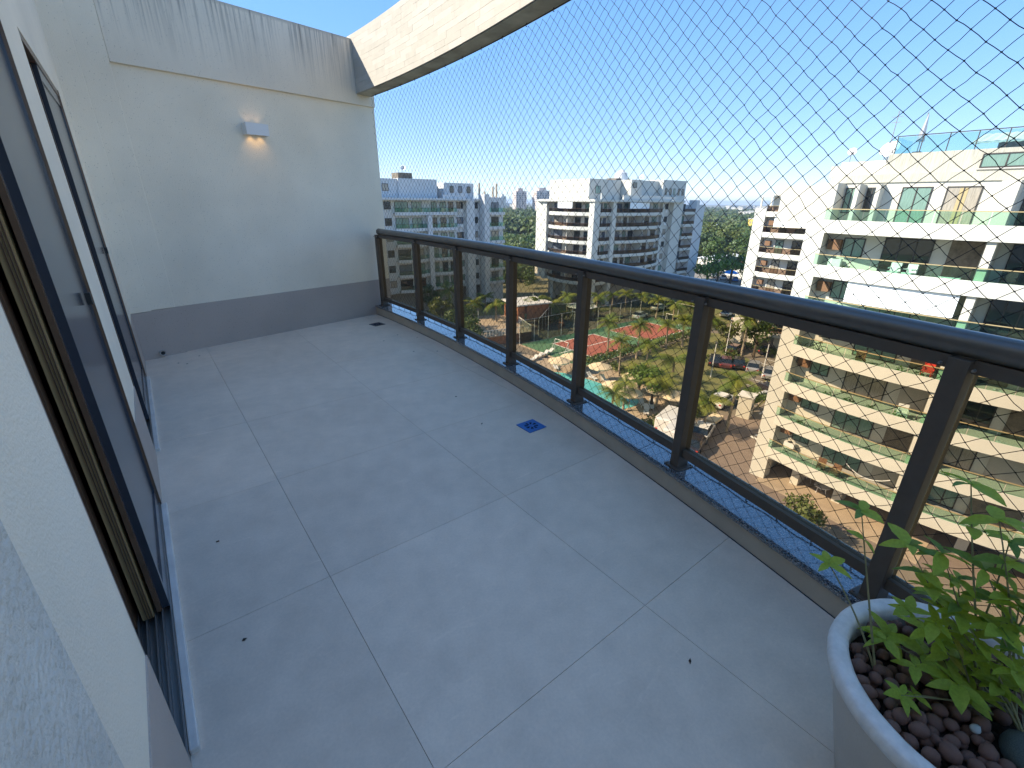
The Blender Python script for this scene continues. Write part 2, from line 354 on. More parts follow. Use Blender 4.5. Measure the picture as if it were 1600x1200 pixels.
# railing
rail = thing("balcony_railing", "dark bronze aluminium railing with a round handrail and tinted glass panels", "railing")
yy = [YS+.1+(6.5-YS-.1)*i/80 for i in range(81)]
part("handrail", G().tube([(CX(y)+.1, y, 1.19) for y in yy], .042, 24), mat("satin bronze handrail", (.13, .105, .082), rough=.3, spec=.7, metal=.2, coat=.35, var=.1, vscale=14), rail, smooth=True)
PY = [6.53, 5.42, 4.38, 3.31, 2.28, 1.24, .19, -.86, -1.9, -2.95]
def P2(y, off=.1): return Vector((CX(y)+off, y, 0))
def seg_frame(a, b):
    A, B = P2(a), P2(b); t = (B-A).normalized(); n = Vector((t.y, -t.x, 0))
    if n.x < 0: n = -n
    L = (B-A).length
    return (lambda u, v, z: tuple(A+t*u+n*v+Vector((0, 0, z)))), L
for i, y in enumerate(PY):
    F, L = seg_frame(y, y-.05)
    bevelled(part("post", G().box(-.03, -.045, .1415, .03, .04, 1.147, F=F), MT['bronze'], rail), .003)
    pl = bevelled(part("base_plate", G().box(-.055, -.066, .1335, .055, .062, .141, F=F), MT['bronze'], rail), .003)
    for u, v in ((-.043, -.055), (.043, -.055), (-.043, .051), (.043, .051)):
        c = F(u, v, 0); part("bolt", G().cone(c, .006, .0045, .1412, .146, 8), MT['bronze'], pl)
    for u in (-.044, .044):
        c = Vector(F(u, -.043, 1.122)); d = (Vector(F(u, -.055, 1.122))-c)
        part("screw_head", G().tube([c, c+d], [.006, .004], 8), MT['steel'], rail)
for a, b in zip(PY, PY[1:]):
    F, L = seg_frame(a, b)
    part("flat_rail", G().box(.031, -.022, 1.105, L-.031, .022, 1.149, F=F), MT['bronze'], rail)
    part("lower_rail", G().box(.031, -.022, .212, L-.031, .022, .262, F=F), MT['bronze'], rail)
    part("glass_panel", G().box(.034, -.004, .263, L-.034, .004, 1.104, F=F), MT['tint'], rail)
g = G()
for y in [-3+i*.35 for i in range(28)]: g.cone((CX(y)+.1, y), .008, .008, 1.149, 1.16, 6)
# safety net
def build_net():
    off = .2; z0, z1 = .165, 2.85; du, dz = .0445, .0397
    nu = int((6.56+2.6)/du); nz = int((z1-z0)/dz)
    P = {}
    for i in range(nu+1):
        for j in range(nz+1):
            if (i+j) % 2 == 0:
                y = -2.6+i*du; sl_ = 1+.0*j
                x = CX(y)+off+.014*math.sin(y*1.7+j*.09)+.008*math.sin(y*4.1-j*.05)
                P[i, j] = np.array((x+rng.normal(0, .0012), y+rng.normal(0, .0018)+.008*math.sin(j*.13+y), z0+j*dz+rng.normal(0, .0017)-.012*math.sin(math.pi*j/nz)*math.sin(y*2.6)**2))
    segs = [(P[i, j], P[i+s, j+1]) for (i, j) in P for s in (-1, 1) if (i+s, j+1) in P]
    A = np.array([s[0] for s in segs]); B = np.array([s[1] for s in segs]); D = B-A; D /= np.linalg.norm(D, axis=1)[:, None]
    X = np.cross(D, (1, .1, 0)); X /= np.linalg.norm(X, axis=1)[:, None]; Y = np.cross(D, X); r = .0014
    rings = []
    Mid = (A+B)/2+rng.normal(0, .0013, A.shape)
    for C in (A, Mid, B):
        for k in range(3):
            a = 2*math.pi*k/3; rings.append(C+(X*math.cos(a)+Y*math.sin(a))*r)
    V = np.stack(rings, 1).reshape(-1, 3); n = len(A); base = (np.arange(n)*9)[:, None]
    F = np.concatenate([base+np.array(q) for q in ((0, 1, 4, 3), (1, 2, 5, 4), (2, 0, 3, 5), (3, 4, 7, 6), (4, 5, 8, 7), (5, 3, 6, 8))])
    K = np.array(list(P.values())); rk = .0034
    OV = np.array([(1, 0, 0), (-1, 0, 0), (0, 1, 0), (0, -1, 0), (0, 0, 1), (0, 0, -1)])*rk
    KV = (K[:, None, :]+OV[None]).reshape(-1, 3); kb = (np.arange(len(K))*6)[:, None]+len(V)
    KF = np.concatenate([kb+np.array(q) for q in ((0, 2, 4), (2, 1, 4), (1, 3, 4), (3, 0, 4), (2, 0, 5), (1, 2, 5), (3, 1, 5), (0, 3, 5))])
    me = bpy.data.meshes.new("net_mesh"); me.from_pydata(np.concatenate([V, KV]).tolist(), [], F.tolist()+KF.tolist()); me.materials.append(MT['net']); me.update()
    return me
net = thing("safety_net", "black diamond-mesh safety net stretched from the granite sill up to the stone beam", "net")
put("mesh_cords", build_net(), net)
part("edge_rope", G().tube([(CX(y)+.2+.003*math.sin(y*20), y, .163+.004*math.sin(y*25)) for y in [-2.6+9.15*i/160 for i in range(161)]], .0035, 6), MT['net'], net)
part("edge_rope", G().tube([(CX(y)+.2, y, 2.852) for y in [-2.6+9.15*i/60 for i in range(61)]], .004, 6), MT['net'], net)
for i in range(52):
    y = -2.5+i*.175; x = CX(y)+.2
    part("hook", G().tube([(x-.012, y, .1335), (x-.012, y, .15), (x, y, .168), (x+.01, y, .158)], .0032, 6), MT['net'], net)
    if i % 2: part("hook", G().tube([(x, y, 2.862), (x-.008, y+.004, 2.845), (x+.004, y, 2.838)], .0035, 5), MT['net'], net)

# curved stone clad beam overhead
beam = thing("roof_beam", "curved overhead beam clad in thin cream stone strips, crossing above the safety net", "beam")
part("soffit", strip(.035, .23, 2.862, 3.50), MT['conc'], beam)
rows = 12; rh = (3.49-2.868)/rows; cnt = 0; extra = G()
for r in range(rows):
    y = -1.6+random.uniform(0, .2)
    while y < 6.66:
        ln = random.uniform(.22, .42); yb = min(y+ln, 6.70)
        th = random.uniform(.0128, .0146)
        a = (CX(y+.0005)+.035, y+.0005); b = (CX(yb-.0005)+.035, yb-.0005)
        gg = G(); gg.prism([(a[0]-th, a[1]), (a[0]-.001, a[1]), (b[0]-.001, b[1]), (b[0]-th, b[1])], 2.868+r*rh+.0004, 2.868+(r+1)*rh-.0004)
        if y > -.6 and cnt < 298: part("stone_strip", gg, random.choice(MT['clad']), beam); cnt += 1
        else:
            k = len(extra.v); extra.v += gg.v; extra.f += [tuple(q+k for q in f) for f in gg.f]; extra.m += gg.m
        y = yb
part("stone_strips", extra, MT['clad'][1], beam, kind='stuff')

# end wall: local s along wall, t out of the wall towards the terrace
WA = Vector((-.22, 6.06, 0)); WB = Vector((2.745, 6.65, 0)); WS = (WB-WA).normalized(); WN = Vector((WS.y, -WS.x, 0))
def FW_(s, t, z): return tuple(WA+WS*s+WN*t+Vector((0, 0, z)))
SE = 3.16
endw = thing("end_wall", "pale stucco wall with grey lower band closing the far end of the terrace", "wall")
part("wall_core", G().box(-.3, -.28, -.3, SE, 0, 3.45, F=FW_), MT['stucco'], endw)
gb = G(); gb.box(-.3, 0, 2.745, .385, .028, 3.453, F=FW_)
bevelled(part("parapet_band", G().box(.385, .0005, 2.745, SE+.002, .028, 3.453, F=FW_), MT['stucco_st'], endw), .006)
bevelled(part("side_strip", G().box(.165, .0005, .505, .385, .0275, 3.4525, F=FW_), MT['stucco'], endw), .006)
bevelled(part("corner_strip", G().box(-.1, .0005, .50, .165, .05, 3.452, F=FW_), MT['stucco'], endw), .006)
part("grey_band", G().box(.385, .0004, 0, SE+.001, .006, .505, F=FW_), MT['band'], endw)
part("grey_band", G().box(.165, .0004, 0, .385, .031, .504, F=FW_), MT['band'], endw)
part("grey_band", G().box(-.1, .0004, 0, .165, .0535, .499, F=FW_), MT['band'], endw)
# outer face of the same wall that carries the railing end
# wall lamp
lamp = thing("wall_lamp", "small white box lamp glowing warm on the end wall", "lamp")
lg = G(); lg.box(1.43, .006, 2.265, 1.67, .018, 2.375, F=FW_); lg.box(1.43, .018, 2.265, 1.67, .11, 2.277, F=FW_); lg.box(1.43, .018, 2.363, 1.67, .11, 2.375, F=FW_)
lg = G().box(1.43, .098, 2.262, 1.67, .11, 2.378, F=FW_).box(1.43, .004, 2.262, 1.442, .098, 2.378, F=FW_).box(1.658, .004, 2.262, 1.67, .098, 2.378, F=FW_).box(1.442, .03, 2.31, 1.658, .098, 2.33, F=FW_)
part("housing", lg, MT['lampw'], lamp)
for z, zz, en in ((2.30, -1, .32), (2.345, 1, .10)):
    for s in (1.5, 1.6):
        ld = bpy.data.lights.new("lamp_glow", 'SPOT'); ld.energy = en*.45; ld.color = (1, .62, .28); ld.spot_size = R(95); ld.spot_blend = .7; ld.shadow_soft_size = .012
        lo = bpy.data.objects.new("lamp_glow", ld); COL.objects.link(lo); lo.parent = lamp; lo.location = FW_(s, .05, z)
        lo.rotation_euler = (0, 0, 0) if zz < 0 else (math.pi, 0, 0)

# left wall of the penthouse with two sliding doors
WX = -.225; TH = .25; DZ = 2.36
D1 = (1.24, 2.87); D2 = (3.56, 5.36)
house = thing("penthouse", "pale stucco penthouse wall on the left with grey base band and two sliding doors", "building")
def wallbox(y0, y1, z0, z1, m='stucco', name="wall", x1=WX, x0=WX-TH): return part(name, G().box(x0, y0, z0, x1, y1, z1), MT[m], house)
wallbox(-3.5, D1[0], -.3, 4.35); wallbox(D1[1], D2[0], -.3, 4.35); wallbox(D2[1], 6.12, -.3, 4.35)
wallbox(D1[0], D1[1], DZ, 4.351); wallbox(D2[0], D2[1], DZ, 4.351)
wallbox(-3.5, 13, 4.352, 4.5, name="roof_edge", x1=WX+.04)
part("unseen_house_block", G().box(-11, -3.5, 2.75, WX-TH, 13, 4.35), MT['stucco'], house)
part("unseen_house_block", G().box(WX-TH, 6.95, .0, WX+.0, 13, 4.35), MT['stucco'], house)  # unseen run of house wall past the end wall, added to block the sun
for a, b in ((-3.5, D1[0]), (D1[1], D2[0]), (D2[1], 6.04)):
    part("grey_band", G().box(WX, a, 0, WX+.004, b, .50), MT['band'], house)
bevelled(part("plaster_step", G().box(WX, -3.5, .51, WX+.014, .76, 4.3), MT['stucco_r'], house), .006)
# room behind the doors
rm = G(); rm.box(-4.2, -3.4, -.2, WX-TH, 6.9, -.013); rm.box(-4.2, -3.4, 2.6, WX-TH-.001, 6.9, 2.74); rm.box(-4.3, -3.4, -.013, -4.2, 6.9, 2.6)
rm.box(-4.2, -3.4, -.013, WX-TH-.001, -3.3, 2.6); rm.box(-4.2, 6.8, -.013, WX-TH-.001, 6.9, 2.6); rm.box(-4.2, 3.1, -.013, WX-TH-.001, 3.2, 2.6)
part("room", rm, MT['dark'], house)
# terrace slab and storeys below
part("lower_storeys", G().prism([(-11, -3.5)]+[(CX(y)+.2, y) for y in ys]+[(-11, 13)], -21, -.36), MT['cream'], house)
def sliding_door(y0, y1, split):
    d = put("sliding_door", None, house)
    o = part("threshold", G().box(WX-.0012, y0+.06, -.012, WX+.026, y1-.01, .022), MT['marble'], d); bevelled(o, .004)
    xs = (WX-.018, WX-.070, WX-.125)
    t = G()
    for x in xs: t.box(x-.018, y0, .0, x-.013, y1, .034); t.box(x+.011, y0, .0, x+.016, y1, .034)
    t.box(WX-.15, y0, -.012, WX-.0015, y1, .008)
    part("track", t, MT['steel'], d)
    fr = G(); fr.box(WX-.15, y1-.012, .012, WX+.003, y1, DZ); fr.box(WX-.15, y0, .012, WX-.002, y0+.02, DZ); fr.box(WX-.15, y0+.02, DZ-.04, WX-.002, y1-.012, DZ)
    part("frame", fr, MT['bronze_d'], d)
    def leaf(x, a, b, fill, fm, wd=.06):
        l = part("door_leaf", G().box(x-.026, a, .036, x+.011, a+wd, DZ-.042).box(x-.014, b-wd, .036, x+.011, b, DZ-.042).box(x-.014, a+wd, .036, x+.011, b-wd, .13).box(x-.014, a+wd, DZ-.12, x+.011, b-wd, DZ-.042), fm, d)
        part("panel", G().box(x-.004, a+wd, .13, x+.004, b-wd, DZ-.12), fill, l); return l
    l = leaf(xs[0], split, y1-.014, MT['screen'], MT['screen'], .03)
    part("handle", G().box(xs[0]+.011, y1-.2, 1.17, xs[0]+.03, y1-.17, 1.22), MT['black'], l)
    l = leaf(xs[1], split-.03, y1-.03, MT['tint'], MT['gold'], .06)
    for k in range(3): part("groove", G().box(xs[1]-.012+k*.008, split-.036, .04, xs[1]-.009+k*.008, split-.0305, DZ-.05), MT['bronze_d'], l)
    l = leaf(xs[2], split-.06, y1-.05, MT['tint'], MT['bronze_d'], .06)
    part("interlock", G().box(xs[2]-.03, split-.075, .04, xs[2]-.0145, split-.03, DZ-.05).box(xs[0]-.03, split-.02, .04, xs[0]-.0145, split+.02, DZ-.05), MT['bronze_d'], l)
    return d
sliding_door(*D1, 1.98); sliding_door(*D2, 4.17)
part("partition", G().box(-2.6, 2.0, -.012, WX-TH-.03, 2.12, 2.59), MT["curtain"], house)
# drains, pipe stub, specks
def drain(cx, cy, s, m, label, rz=0, holes=True):
    t = thing("floor_drain", label, "drain", (cx, cy, .0006), rz)
    part("cover", G().box(-s/2, -s/2, 0, s/2, s/2, .004), m, t)
    if holes:
        g = G()
        for k in range(8):
            a = k*math.pi/4+.2; g2 = [(.32*s*math.cos(a-.16), .32*s*math.sin(a-.16)), (.32*s*math.cos(a+.22), .32*s*math.sin(a+.22)), (.15*s*math.cos(a+.3), .15*s*math.sin(a+.3)), (.14*s*math.cos(a-.1), .14*s*math.sin(a-.1))]
            g.prism(g2, .0041, .0055)
        part("slots", g, MT['slot'], t)
    return t
drain(2.06, 2.365, .165, MT['drain'], "square floor drain covered in bright blue film near the kerb")
drain(2.36, 6.02, .16, MT['drain2'], "small dark square floor drain at the foot of the end wall", .19)
pp = thing("pipe_stub", "short weathered pipe stub sticking out of the grey band near the left corner", "pipe", FW_(.15, .053, .055), math.atan2(WN.y, WN.x))
part("pipe", G().tube([(0, 0, 0), (.045, 0, 0)], .028, 16), MT['pvc'], pp, True)
part("plug", G().tube([(.045, 0, 0), (.052, 0, 0)], [.02, .012], 12), MT['black'], pp)
dbl = {"dead leaf speck lying mid floor left of the blue drain": (1.77, 2.62), "dead leaf speck on the floor by the near right corner, left of the pot": (1.27, .52)}
for lab, (x, y) in dbl.items():
    tag(part("leaf_speck", G().prism([(x, y), (x+.014, y+.004), (x+.022, y+.014), (x+.008, y+.012)], .0008, .003), MT['debris']), lab, "dead leaf")
for x, y in ((2.35, 5.35), (2.5, 5.1), (2.2, 4.6), (2.42, 4.45), (2.1, 5.2), (.05, 5.7), (.12, 5.62), (.25, 5.85), (-.02, 2.35), (-.02, 1.65), (1.9, 3.2)):
    a = random.uniform(0, 6)
    tag(part("grit_speck", G().prism([(x+.009*math.cos(a+k*1.7), y+.007*math.sin(a+k*1.7)) for k in range(4)], .0008, .003), MT['debris']), "tiny dark grit speck on the pale terrace floor", "grit", "grit specks on the floor")

# ------------------------------------------------------------------ pot and plant
PC = (1.405, -.135); PR = .325
pot = thing("plant_pot", "large round white pot with thick chalky rim in the near right corner", "pot", (PC[0], PC[1], 0))
prof = [(.205, .002), (.215, .01), (.262, .2), (.305, .385), (.312, .405)]
g = G(); N = 72
for r, z in prof:
    for k in range(N): g.v.append((r*math.cos(2*math.pi*k/N), r*math.sin(2*math.pi*k/N), z))
for i in range(len(prof)-1):
    for k in range(N): g.f.append((i*N+k, i*N+(k+1) % N, (i+1)*N+(k+1) % N, (i+1)*N+k)); g.m.append(0)
g.f.append(tuple(reversed(range(N)))); g.m.append(0)
part("body", g, MT['pot'], pot, True)
prof = [(.312, .405), (.324, .409), (.328, .43), (.325, .446), (.316, .452), (.290, .452), (.280, .446), (.277, .42), (.268, .33)]
g = G()
for r, z in prof:
    for k in range(N): g.v.append((r*math.cos(2*math.pi*k/N), r*math.sin(2*math.pi*k/N), z+.0008*math.sin(k*1.9)))
for i in range(len(prof)-1):
    for k in range(N): g.f.append((i*N+k, i*N+(k+1) % N, (i+1)*N+(k+1) % N, (i+1)*N+k)); g.m.append(0)
part("rim", g, MT['rim'], pot, True)
g = G(); nr = 14
g.v.append((0, 0, .405))
for i in range(1, nr+1):
    for k in range(N):
        r = .274*i/nr; g.v.append((r*math.cos(2*math.pi*k/N), r*math.sin(2*math.pi*k/N), .395+random.uniform(-.007, .007)-(.012 if i > 10 else 0)))
for k in range(N): g.f.append((0, 1+k, 1+(k+1) % N)); g.m.append(0)
for i in range(nr-1):
    for k in range(N): g.f.append((1+i*N+k, 1+i*N+(k+1) % N, 1+(i+1)*N+(k+1) % N, 1+(i+1)*N+k)); g.m.append(0)
tag(part("potting_soil", g, MT['soil'], None, True), "dark crumbly soil filling the white pot", "soil", kind='stuff').location = (PC[0], PC[1], 0)
# clay balls
import bmesh
def ico(name, m, sub=2, jit=.08):
    bm = bmesh.new(); bmesh.ops.create_icosphere(bm, subdivisions=sub, radius=1)
    for v in bm.verts: v.co *= 1+random.uniform(-jit, jit)
    me = bpy.data.meshes.new(name); bm.to_mesh(me); bm.free(); me.materials.append(m)
    me.polygons.foreach_set("use_smooth", [True]*len(me.polygons)); return me
clays = [ico("clay_ball", MT['clay'], 2, .06) for _ in range(5)]
placed = []
tries = 0
while len(placed) < 230 and tries < 30000:
    tries += 1
    a = random.uniform(0, 2*math.pi); r = .258*math.sqrt(random.random()); x, y = r*math.cos(a), r*math.sin(a)
    # bare soil patch round the stems, on the camera's right
    if (x-.06)**2/.013+(y+.09)**2/.018 < 1 and random.random() < .93: continue
    s = random.uniform(.0135, .0215)
    z = .392+s*.6
    hit = [q for q in placed if (q[0]-x)**2+(q[1]-y)**2 < ((q[3]+s)*.82)**2]
    if hit:
        if len(placed) > 120 and len(hit) < 3 and random.random() < .25 and all(q[2] < .41 for q in hit): z += s*1.05
        else: continue
    placed.append((x, y, z, s))
for x, y, z, s in placed:
    if (PC[0]+x-1.352)**2+(PC[1]+y+.222)**2 < .0036: continue
    o = put("clay_ball", random.choice(clays), None, (PC[0]+x, PC[1]+y, z), (random.uniform(0, 6), random.uniform(0, 6), random.uniform(0, 6)), (s*random.uniform(.85, 1.2), s, s*random.uniform(.8, 1)))
    tag(o, "round reddish brown expanded clay ball in the white pot", "clay ball", "expanded clay balls in the pot")
tag(put("stone", ico("stone", MT['rock'], 3, .03), None, (1.352, -.222, .418), (0, 0, .4), (.058, .045, .038)), "grey green pebbly stone larger than the clay balls, at the near edge inside the pot", "stone")
tag(put("pebble", ico("pebble", mat("pale pebble", (.45, .47, .45)), 2, .12), None, (1.325, -.135, .43), None, (.013, .011, .009)), "small pale pebble lying among the brown clay balls", "pebble")
g = G()
for k in range(7):
    a = random.uniform(0, 6.28); p = Vector((PC[0]+.03, PC[1]-.08, .41)); d = Vector((math.cos(a), math.sin(a), 0)); L = random.uniform(.05, .11)
    g.tube([p+d*.01, p+d*L*.5+Vector((0, 0, .02)), p+d*L], .0016, 5)
tag(part("dry_twigs", g, MT['twig']), "pale dry twigs scattered on the soil round the plant stems", "twigs", kind='stuff')
# leaf meshes
def leaf_mesh(m, L=1, W=.36):
    g = G(); n = 6
    for i in range(n+1):
        u = i/n; wd = W*math.sin(math.pi*min(1, u*.93+.07))**.8*(1-.25*u)*.5 if 0 < i < n else .01
        z = -.35*u*u*.6; jag = 1+(.05 if i % 2 else -.03)
        g.v += [(u*L, -wd*jag, z+.06*wd/.2), (u*L, 0, z-.02), (u*L, wd*jag, z+.06*wd/.2)]
    for i in range(n):
        b = i*3; g.f += [(b, b+3, b+4, b+1), (b+1, b+4, b+5, b+2)]; g.m += [0, 0]
    return g.mesh("leaf", m, True)
LM = [leaf_mesh(MT['leaf'], 1, .44), leaf_mesh(MT['leaf'], 1, .52), leaf_mesh(MT['leaf2'], 1, .44), leaf_mesh(MT['leaf3'], 1, .36)]
plant = thing("potted_plant", "leafy green plant with star shaped leaf whorls growing from the white pot", "plant", (PC[0], PC[1], .4))
def stalk(base, tip, whorls, bright=0, leafL=.055):
    base = Vector(base); tip = Vector(tip); mid = (base+tip)/2+Vector((random.uniform(-.02, .02), random.uniform(-.02, .02), .02))
    pts = [base*(1-t)**2+mid*2*t*(1-t)+tip*t*t for t in [i/8 for i in range(9)]]
    o = Vector((PC[0], PC[1], .4))
    part("stem", G().tube([p-o for p in pts], [.0034-.0022*i/8 for i in range(9)], 6), MT['stem'], plant, True)
    for w_ in range(whorls):
        t = 1-w_*.17-(.02 if w_ else 0); p = base*(1-t)**2+mid*2*t*(1-t)+tip*t*t
        nl = random.choice((4, 5, 6)) if w_ == 0 else random.choice((2, 3, 4)); a0 = random.uniform(0, 6)
        for k in range(nl):
            Lf = leafL*random.uniform(.75, 1.25)*(1 if w_ == 0 else .85)
            me = LM[(0 if random.random() < .6 else 1)] if bright else LM[random.choice((0, 1, 0, 2, 2))]
            if random.random() < .04: me = LM[3]
            put("leaf", me, plant, p-o, (random.uniform(-.4, .4), random.uniform(-.45, .25), a0+k*6.283/nl+random.uniform(-.25, .25)), (Lf, Lf, Lf))
B0 = lambda: (PC[0]+random.uniform(-.02, .12), PC[1]+random.uniform(-.1, .07), .40)
tips = [((1.394, .045, 1.0), 2, 0, .07), ((1.41, -.02, .93), 3, 0, .07), ((1.383, .103, .79), 3, 0, .065), ((1.346, .21, .85), 2, 0, .05), ((1.335, .237, .655), 1, 1, .05),
        ((1.395, .038, .69), 4, 1, .055), ((1.402, -.031, .655), 4, 1, .055), ((1.36, .07, .50), 1, 1, .055), ((1.34, .0, .49), 1, 1, .06), ((1.35, -.08, .50), 1, 1, .065),
        ((1.30, -.02, .44), 1, 1, .04), ((1.402, -.035, .80), 3, 0, .07), ((1.41, -.107, .744), 3, 0, .07), ((1.38, -.15, .597), 3, 1, .065), ((1.402, -.095, .67), 4, 1, .06),
        ((1.395, .041, .80), 3, 0, .06), ((1.45, -.05, .87), 3, 0, .065), ((1.44, -.12, .83), 3, 0, .06), ((1.38, .01, .58), 3, 1, .055), ((1.42, -.05, .58), 3, 1, .055), ((1.40, -.14, .52), 2, 1, .06), ((1.43, .0, .73), 3, 0, .055),
        ((1.41, .072, .475), 2, 1, .062), ((1.415, -.005, .48), 2, 1, .07), ((1.47, -.072, .49), 2, 1, .068), ((1.25, .0, .46), 1, 1, .05), ((1.46, .06, .55), 3, 1, .055), ((1.37, .0, .62), 3, 1, .05), ((1.45, .02, .64), 3, 1, .05), ((1.37, -.10, .47), 2, 1, .06)]
for tp, nw, br, ll in tips:
    b = B0()
    if tp[1] > .19: b = (1.33, .06, .40)
    stalk(b, tp, nw, br, ll)

# ================================================================== GROUND
GZ = -21.0
g = G()
for i in range(24):
    a0 = 2*math.pi*i/24; a1 = 2*math.pi*(i+1)/24
    n = len(g.v); g.v += [(60, 40, GZ), (60+9000*math.cos(a0), 40+9000*math.sin(a0), GZ), (60+9000*math.cos(a1), 40+9000*math.sin(a1), GZ)]; g.f.append((n, n+1, n+2)); g.m.append(0)
struct("ground", g, MT['ground'])
def flat(name, poly, m, dz, kind='structure'): return struct(name, G().prism(poly, GZ, GZ+dz), MT[m])
flat("asphalt_road", [(14, -12), (37, -12), (37, 14), (74, 14), (74, 24), (130, 24), (130, 40), (84, 41), (84, 66), (130, 64), (190, 60), (190, 70), (130, 70), (30, 84), (20, 84), (14, 30)], 'asphalt', .03)
flat("parking_lot", [(126, 66), (200, 62), (200, 96), (130, 96)], 'asphalt', .034)
flat("brick_paving", [(36.4, -12), (50.5, -12), (50.5, 20.5), (47.5, 22.8), (38, 23.2), (36.4, 18)], 'pavers', .045)
flat("lawn", [(50, 25.2), (70, 28.5), (73, 34), (82, 40), (80, 43), (50, 41), (47.5, 30)], 'lawn', .06)
flat("lawn", [(52, 20.6), (63, 21.6), (66, 24.6), (55, 23.6)], 'lawn', .06)
flat("lawn", [(40, 77), (78, 66), (84, 67), (76, 84), (36, 85)], 'lawn', .06)
flat("lawn", [(86, 44), (94, 44), (110, 56), (88, 60)], 'lawn', .06)
flat("pool_deck", [(27, 24.5), (47, 25.8), (49.5, 31), (50, 40.5), (48, 43), (44, 54), (27, 54)], 'deck', .12)
flat("swimming_pool", [(30, 47), (41, 46), (43.2, 43), (44.2, 39), (44.4, 36.5), (43.6, 34.2), (45.2, 32.6), (45, 30.8), (42.4, 29.8), (38, 30), (30, 33)], 'water', .16)
flat("sports_court", [(47, 43.2), (81, 43.6), (82, 56.5), (47.5, 57.5)], 'court', .10)
flat("court_zone", [(52, 45.5), (62, 45.5), (62, 54.5), (52, 54.5)], 'courtred', .112)
flat("court_zone", [(66.5, 46), (77.5, 46), (77.5, 54.5), (66.5, 54.5)], 'courtred', .112)
g = G()
for x0, y0, x1, y1 in ((51.8, 45.3, 62.2, 45.5), (51.8, 54.5, 62.2, 54.7), (51.8, 45.5, 52, 54.5), (62, 45.5, 62.2, 54.5), (49, 49.9, 66, 50.1), (66.3, 45.8, 77.7, 46), (66.3, 54.5, 77.7, 54.7), (66.3, 46, 66.5, 54.5), (77.5, 46, 77.7, 54.5)):
    g.box(x0, y0, GZ+.113, x1, y1, GZ+.125)
struct("court_markings", g, MT['paint'])
c0 = at(1195, 682, GZ); g = G()
for k in range(6):
    g.prism([(c0.x-1.8+k*.7, c0.y-.9-k*.15), (c0.x-1.45+k*.7, c0.y-.95-k*.15), (c0.x-1.0+k*.7, c0.y+.9-k*.15), (c0.x-1.35+k*.7, c0.y+.95-k*.15)], GZ+.046, GZ+.055)
for x0, y0, x1, y1 in ((52, 19.6, 62, 20.4), (38.5, 23.6, 50, 24.3)): g.prism([(x0, y0), (x1, y1), (x1, y1+.2), (x0, y0+.2)], GZ+.046, GZ+.055)
for k in range(9): g.box(60+k*2.6, 24.2, GZ+.046, 60.15+k*2.6, 28.4, GZ+.055)
struct("road_markings", g, MT['paint'])
g = G()
for a, b in (((47, 43), (81.2, 43.3)), ((46.6, 43), (47, 57.6)), ((50.5, 20.5), (66, 23)), ((47.6, 24.6), (50, 25.2))):
    d = Vector((b[0]-a[0], b[1]-a[1], 0)).normalized(); n = Vector((-d.y, d.x, 0))*.15
    g.prism([(a[0]-n.x, a[1]-n.y), (b[0]-n.x, b[1]-n.y), (b[0]+n.x, b[1]+n.y), (a[0]+n.x, a[1]+n.y)], GZ, GZ+.17)
struct("kerbstones", g, MT['deck'])

# ================================================================== APARTMENT BUILDINGS
def frame_fn(P0, S, O):
    P0 = Vector((P0[0], P0[1], 0)); S = Vector((*S, 0)); O = Vector((*O, 0))
    return lambda s, o, z: tuple(P0+S*s+O*o+Vector((0, 0, z)))
def window(F, b, s0, s1, z0, z1, o=0, glass='winglass', mull=1, fw=.07):
    if glass == 'winglass': glass = random.choice(('winglass', 'winglass', 'winglass', 'wingreen', 'wincream', 'winblue'))
    g = G().box(s0, o, z0, s0+fw, o+.06, z1, F=F).box(s1-fw, o, z0, s1, o+.06, z1, F=F).box(s0+fw, o, z0, s1-fw, o+.06, z0+fw, F=F).box(s0+fw, o, z1-fw, s1-fw, o+.06, z1, F=F)
    for k in range(mull):
        c = s0+(s1-s0)*(k+1)/(mull+1); g.box(c-.035, o, z0+fw, c+.035, o+.055, z1-fw, F=F)
    f = part("window", g, MT['frame'], b)
    part("pane", G().box(s0+fw, o+.004, z0+fw, s1-fw, o+.03, z1-fw, F=F), MT[glass], f); return f
def bay(F, b, s0, s1, z, base, bulge, back, wall, glassm, capm, lo=-.45, hi=.40, top=1.08, panes=0, slabm='soff', flat_ends=False, mid=None, n=14):
    c = (s0+s1)/2 if mid is None else mid; H = max(abs(s0-c), abs(s1-c))
    f = lambda s: base+bulge*(1-((s-c)/H)**2)
    ss = [s0+(s1-s0)*i/n for i in range(n+1)]
    def stripg(t0, t1, za, zb, qa=s0, qb=s1, nn=n):
        q = [qa+(qb-qa)*i/nn for i in range(nn+1)]
        return G().prism([(s, f(s)-t0) for s in q]+[(s, f(s)-t1) for s in reversed(q)], za, zb, F=F)
    part("balcony_slab", G().prism([(s, f(s)-.16) for s in ss]+[(s1, back), (s0, back)], z-.2, z, F=F), MT[slabm], b)
    part("parapet", stripg(0, .15, z+lo, z+hi), MT[wall], b)
    if panes:
        k = max(1, int(round((s1-s0)/panes)))
        for i in range(k):
            a = s0+(s1-s0)*i/k; e = s0+(s1-s0)*(i+1)/k
            part("balcony_glass", stripg(.06, .08, z+hi, z+top, a+.02, e-.02, 2), MT[glassm], b)
    else: part("balcony_glass", stripg(.06, .08, z+hi, z+top), MT[glassm], b)
    part("rail_cap", stripg(.04, .10, z+top, z+top+.05), MT[capm], b)
    return f

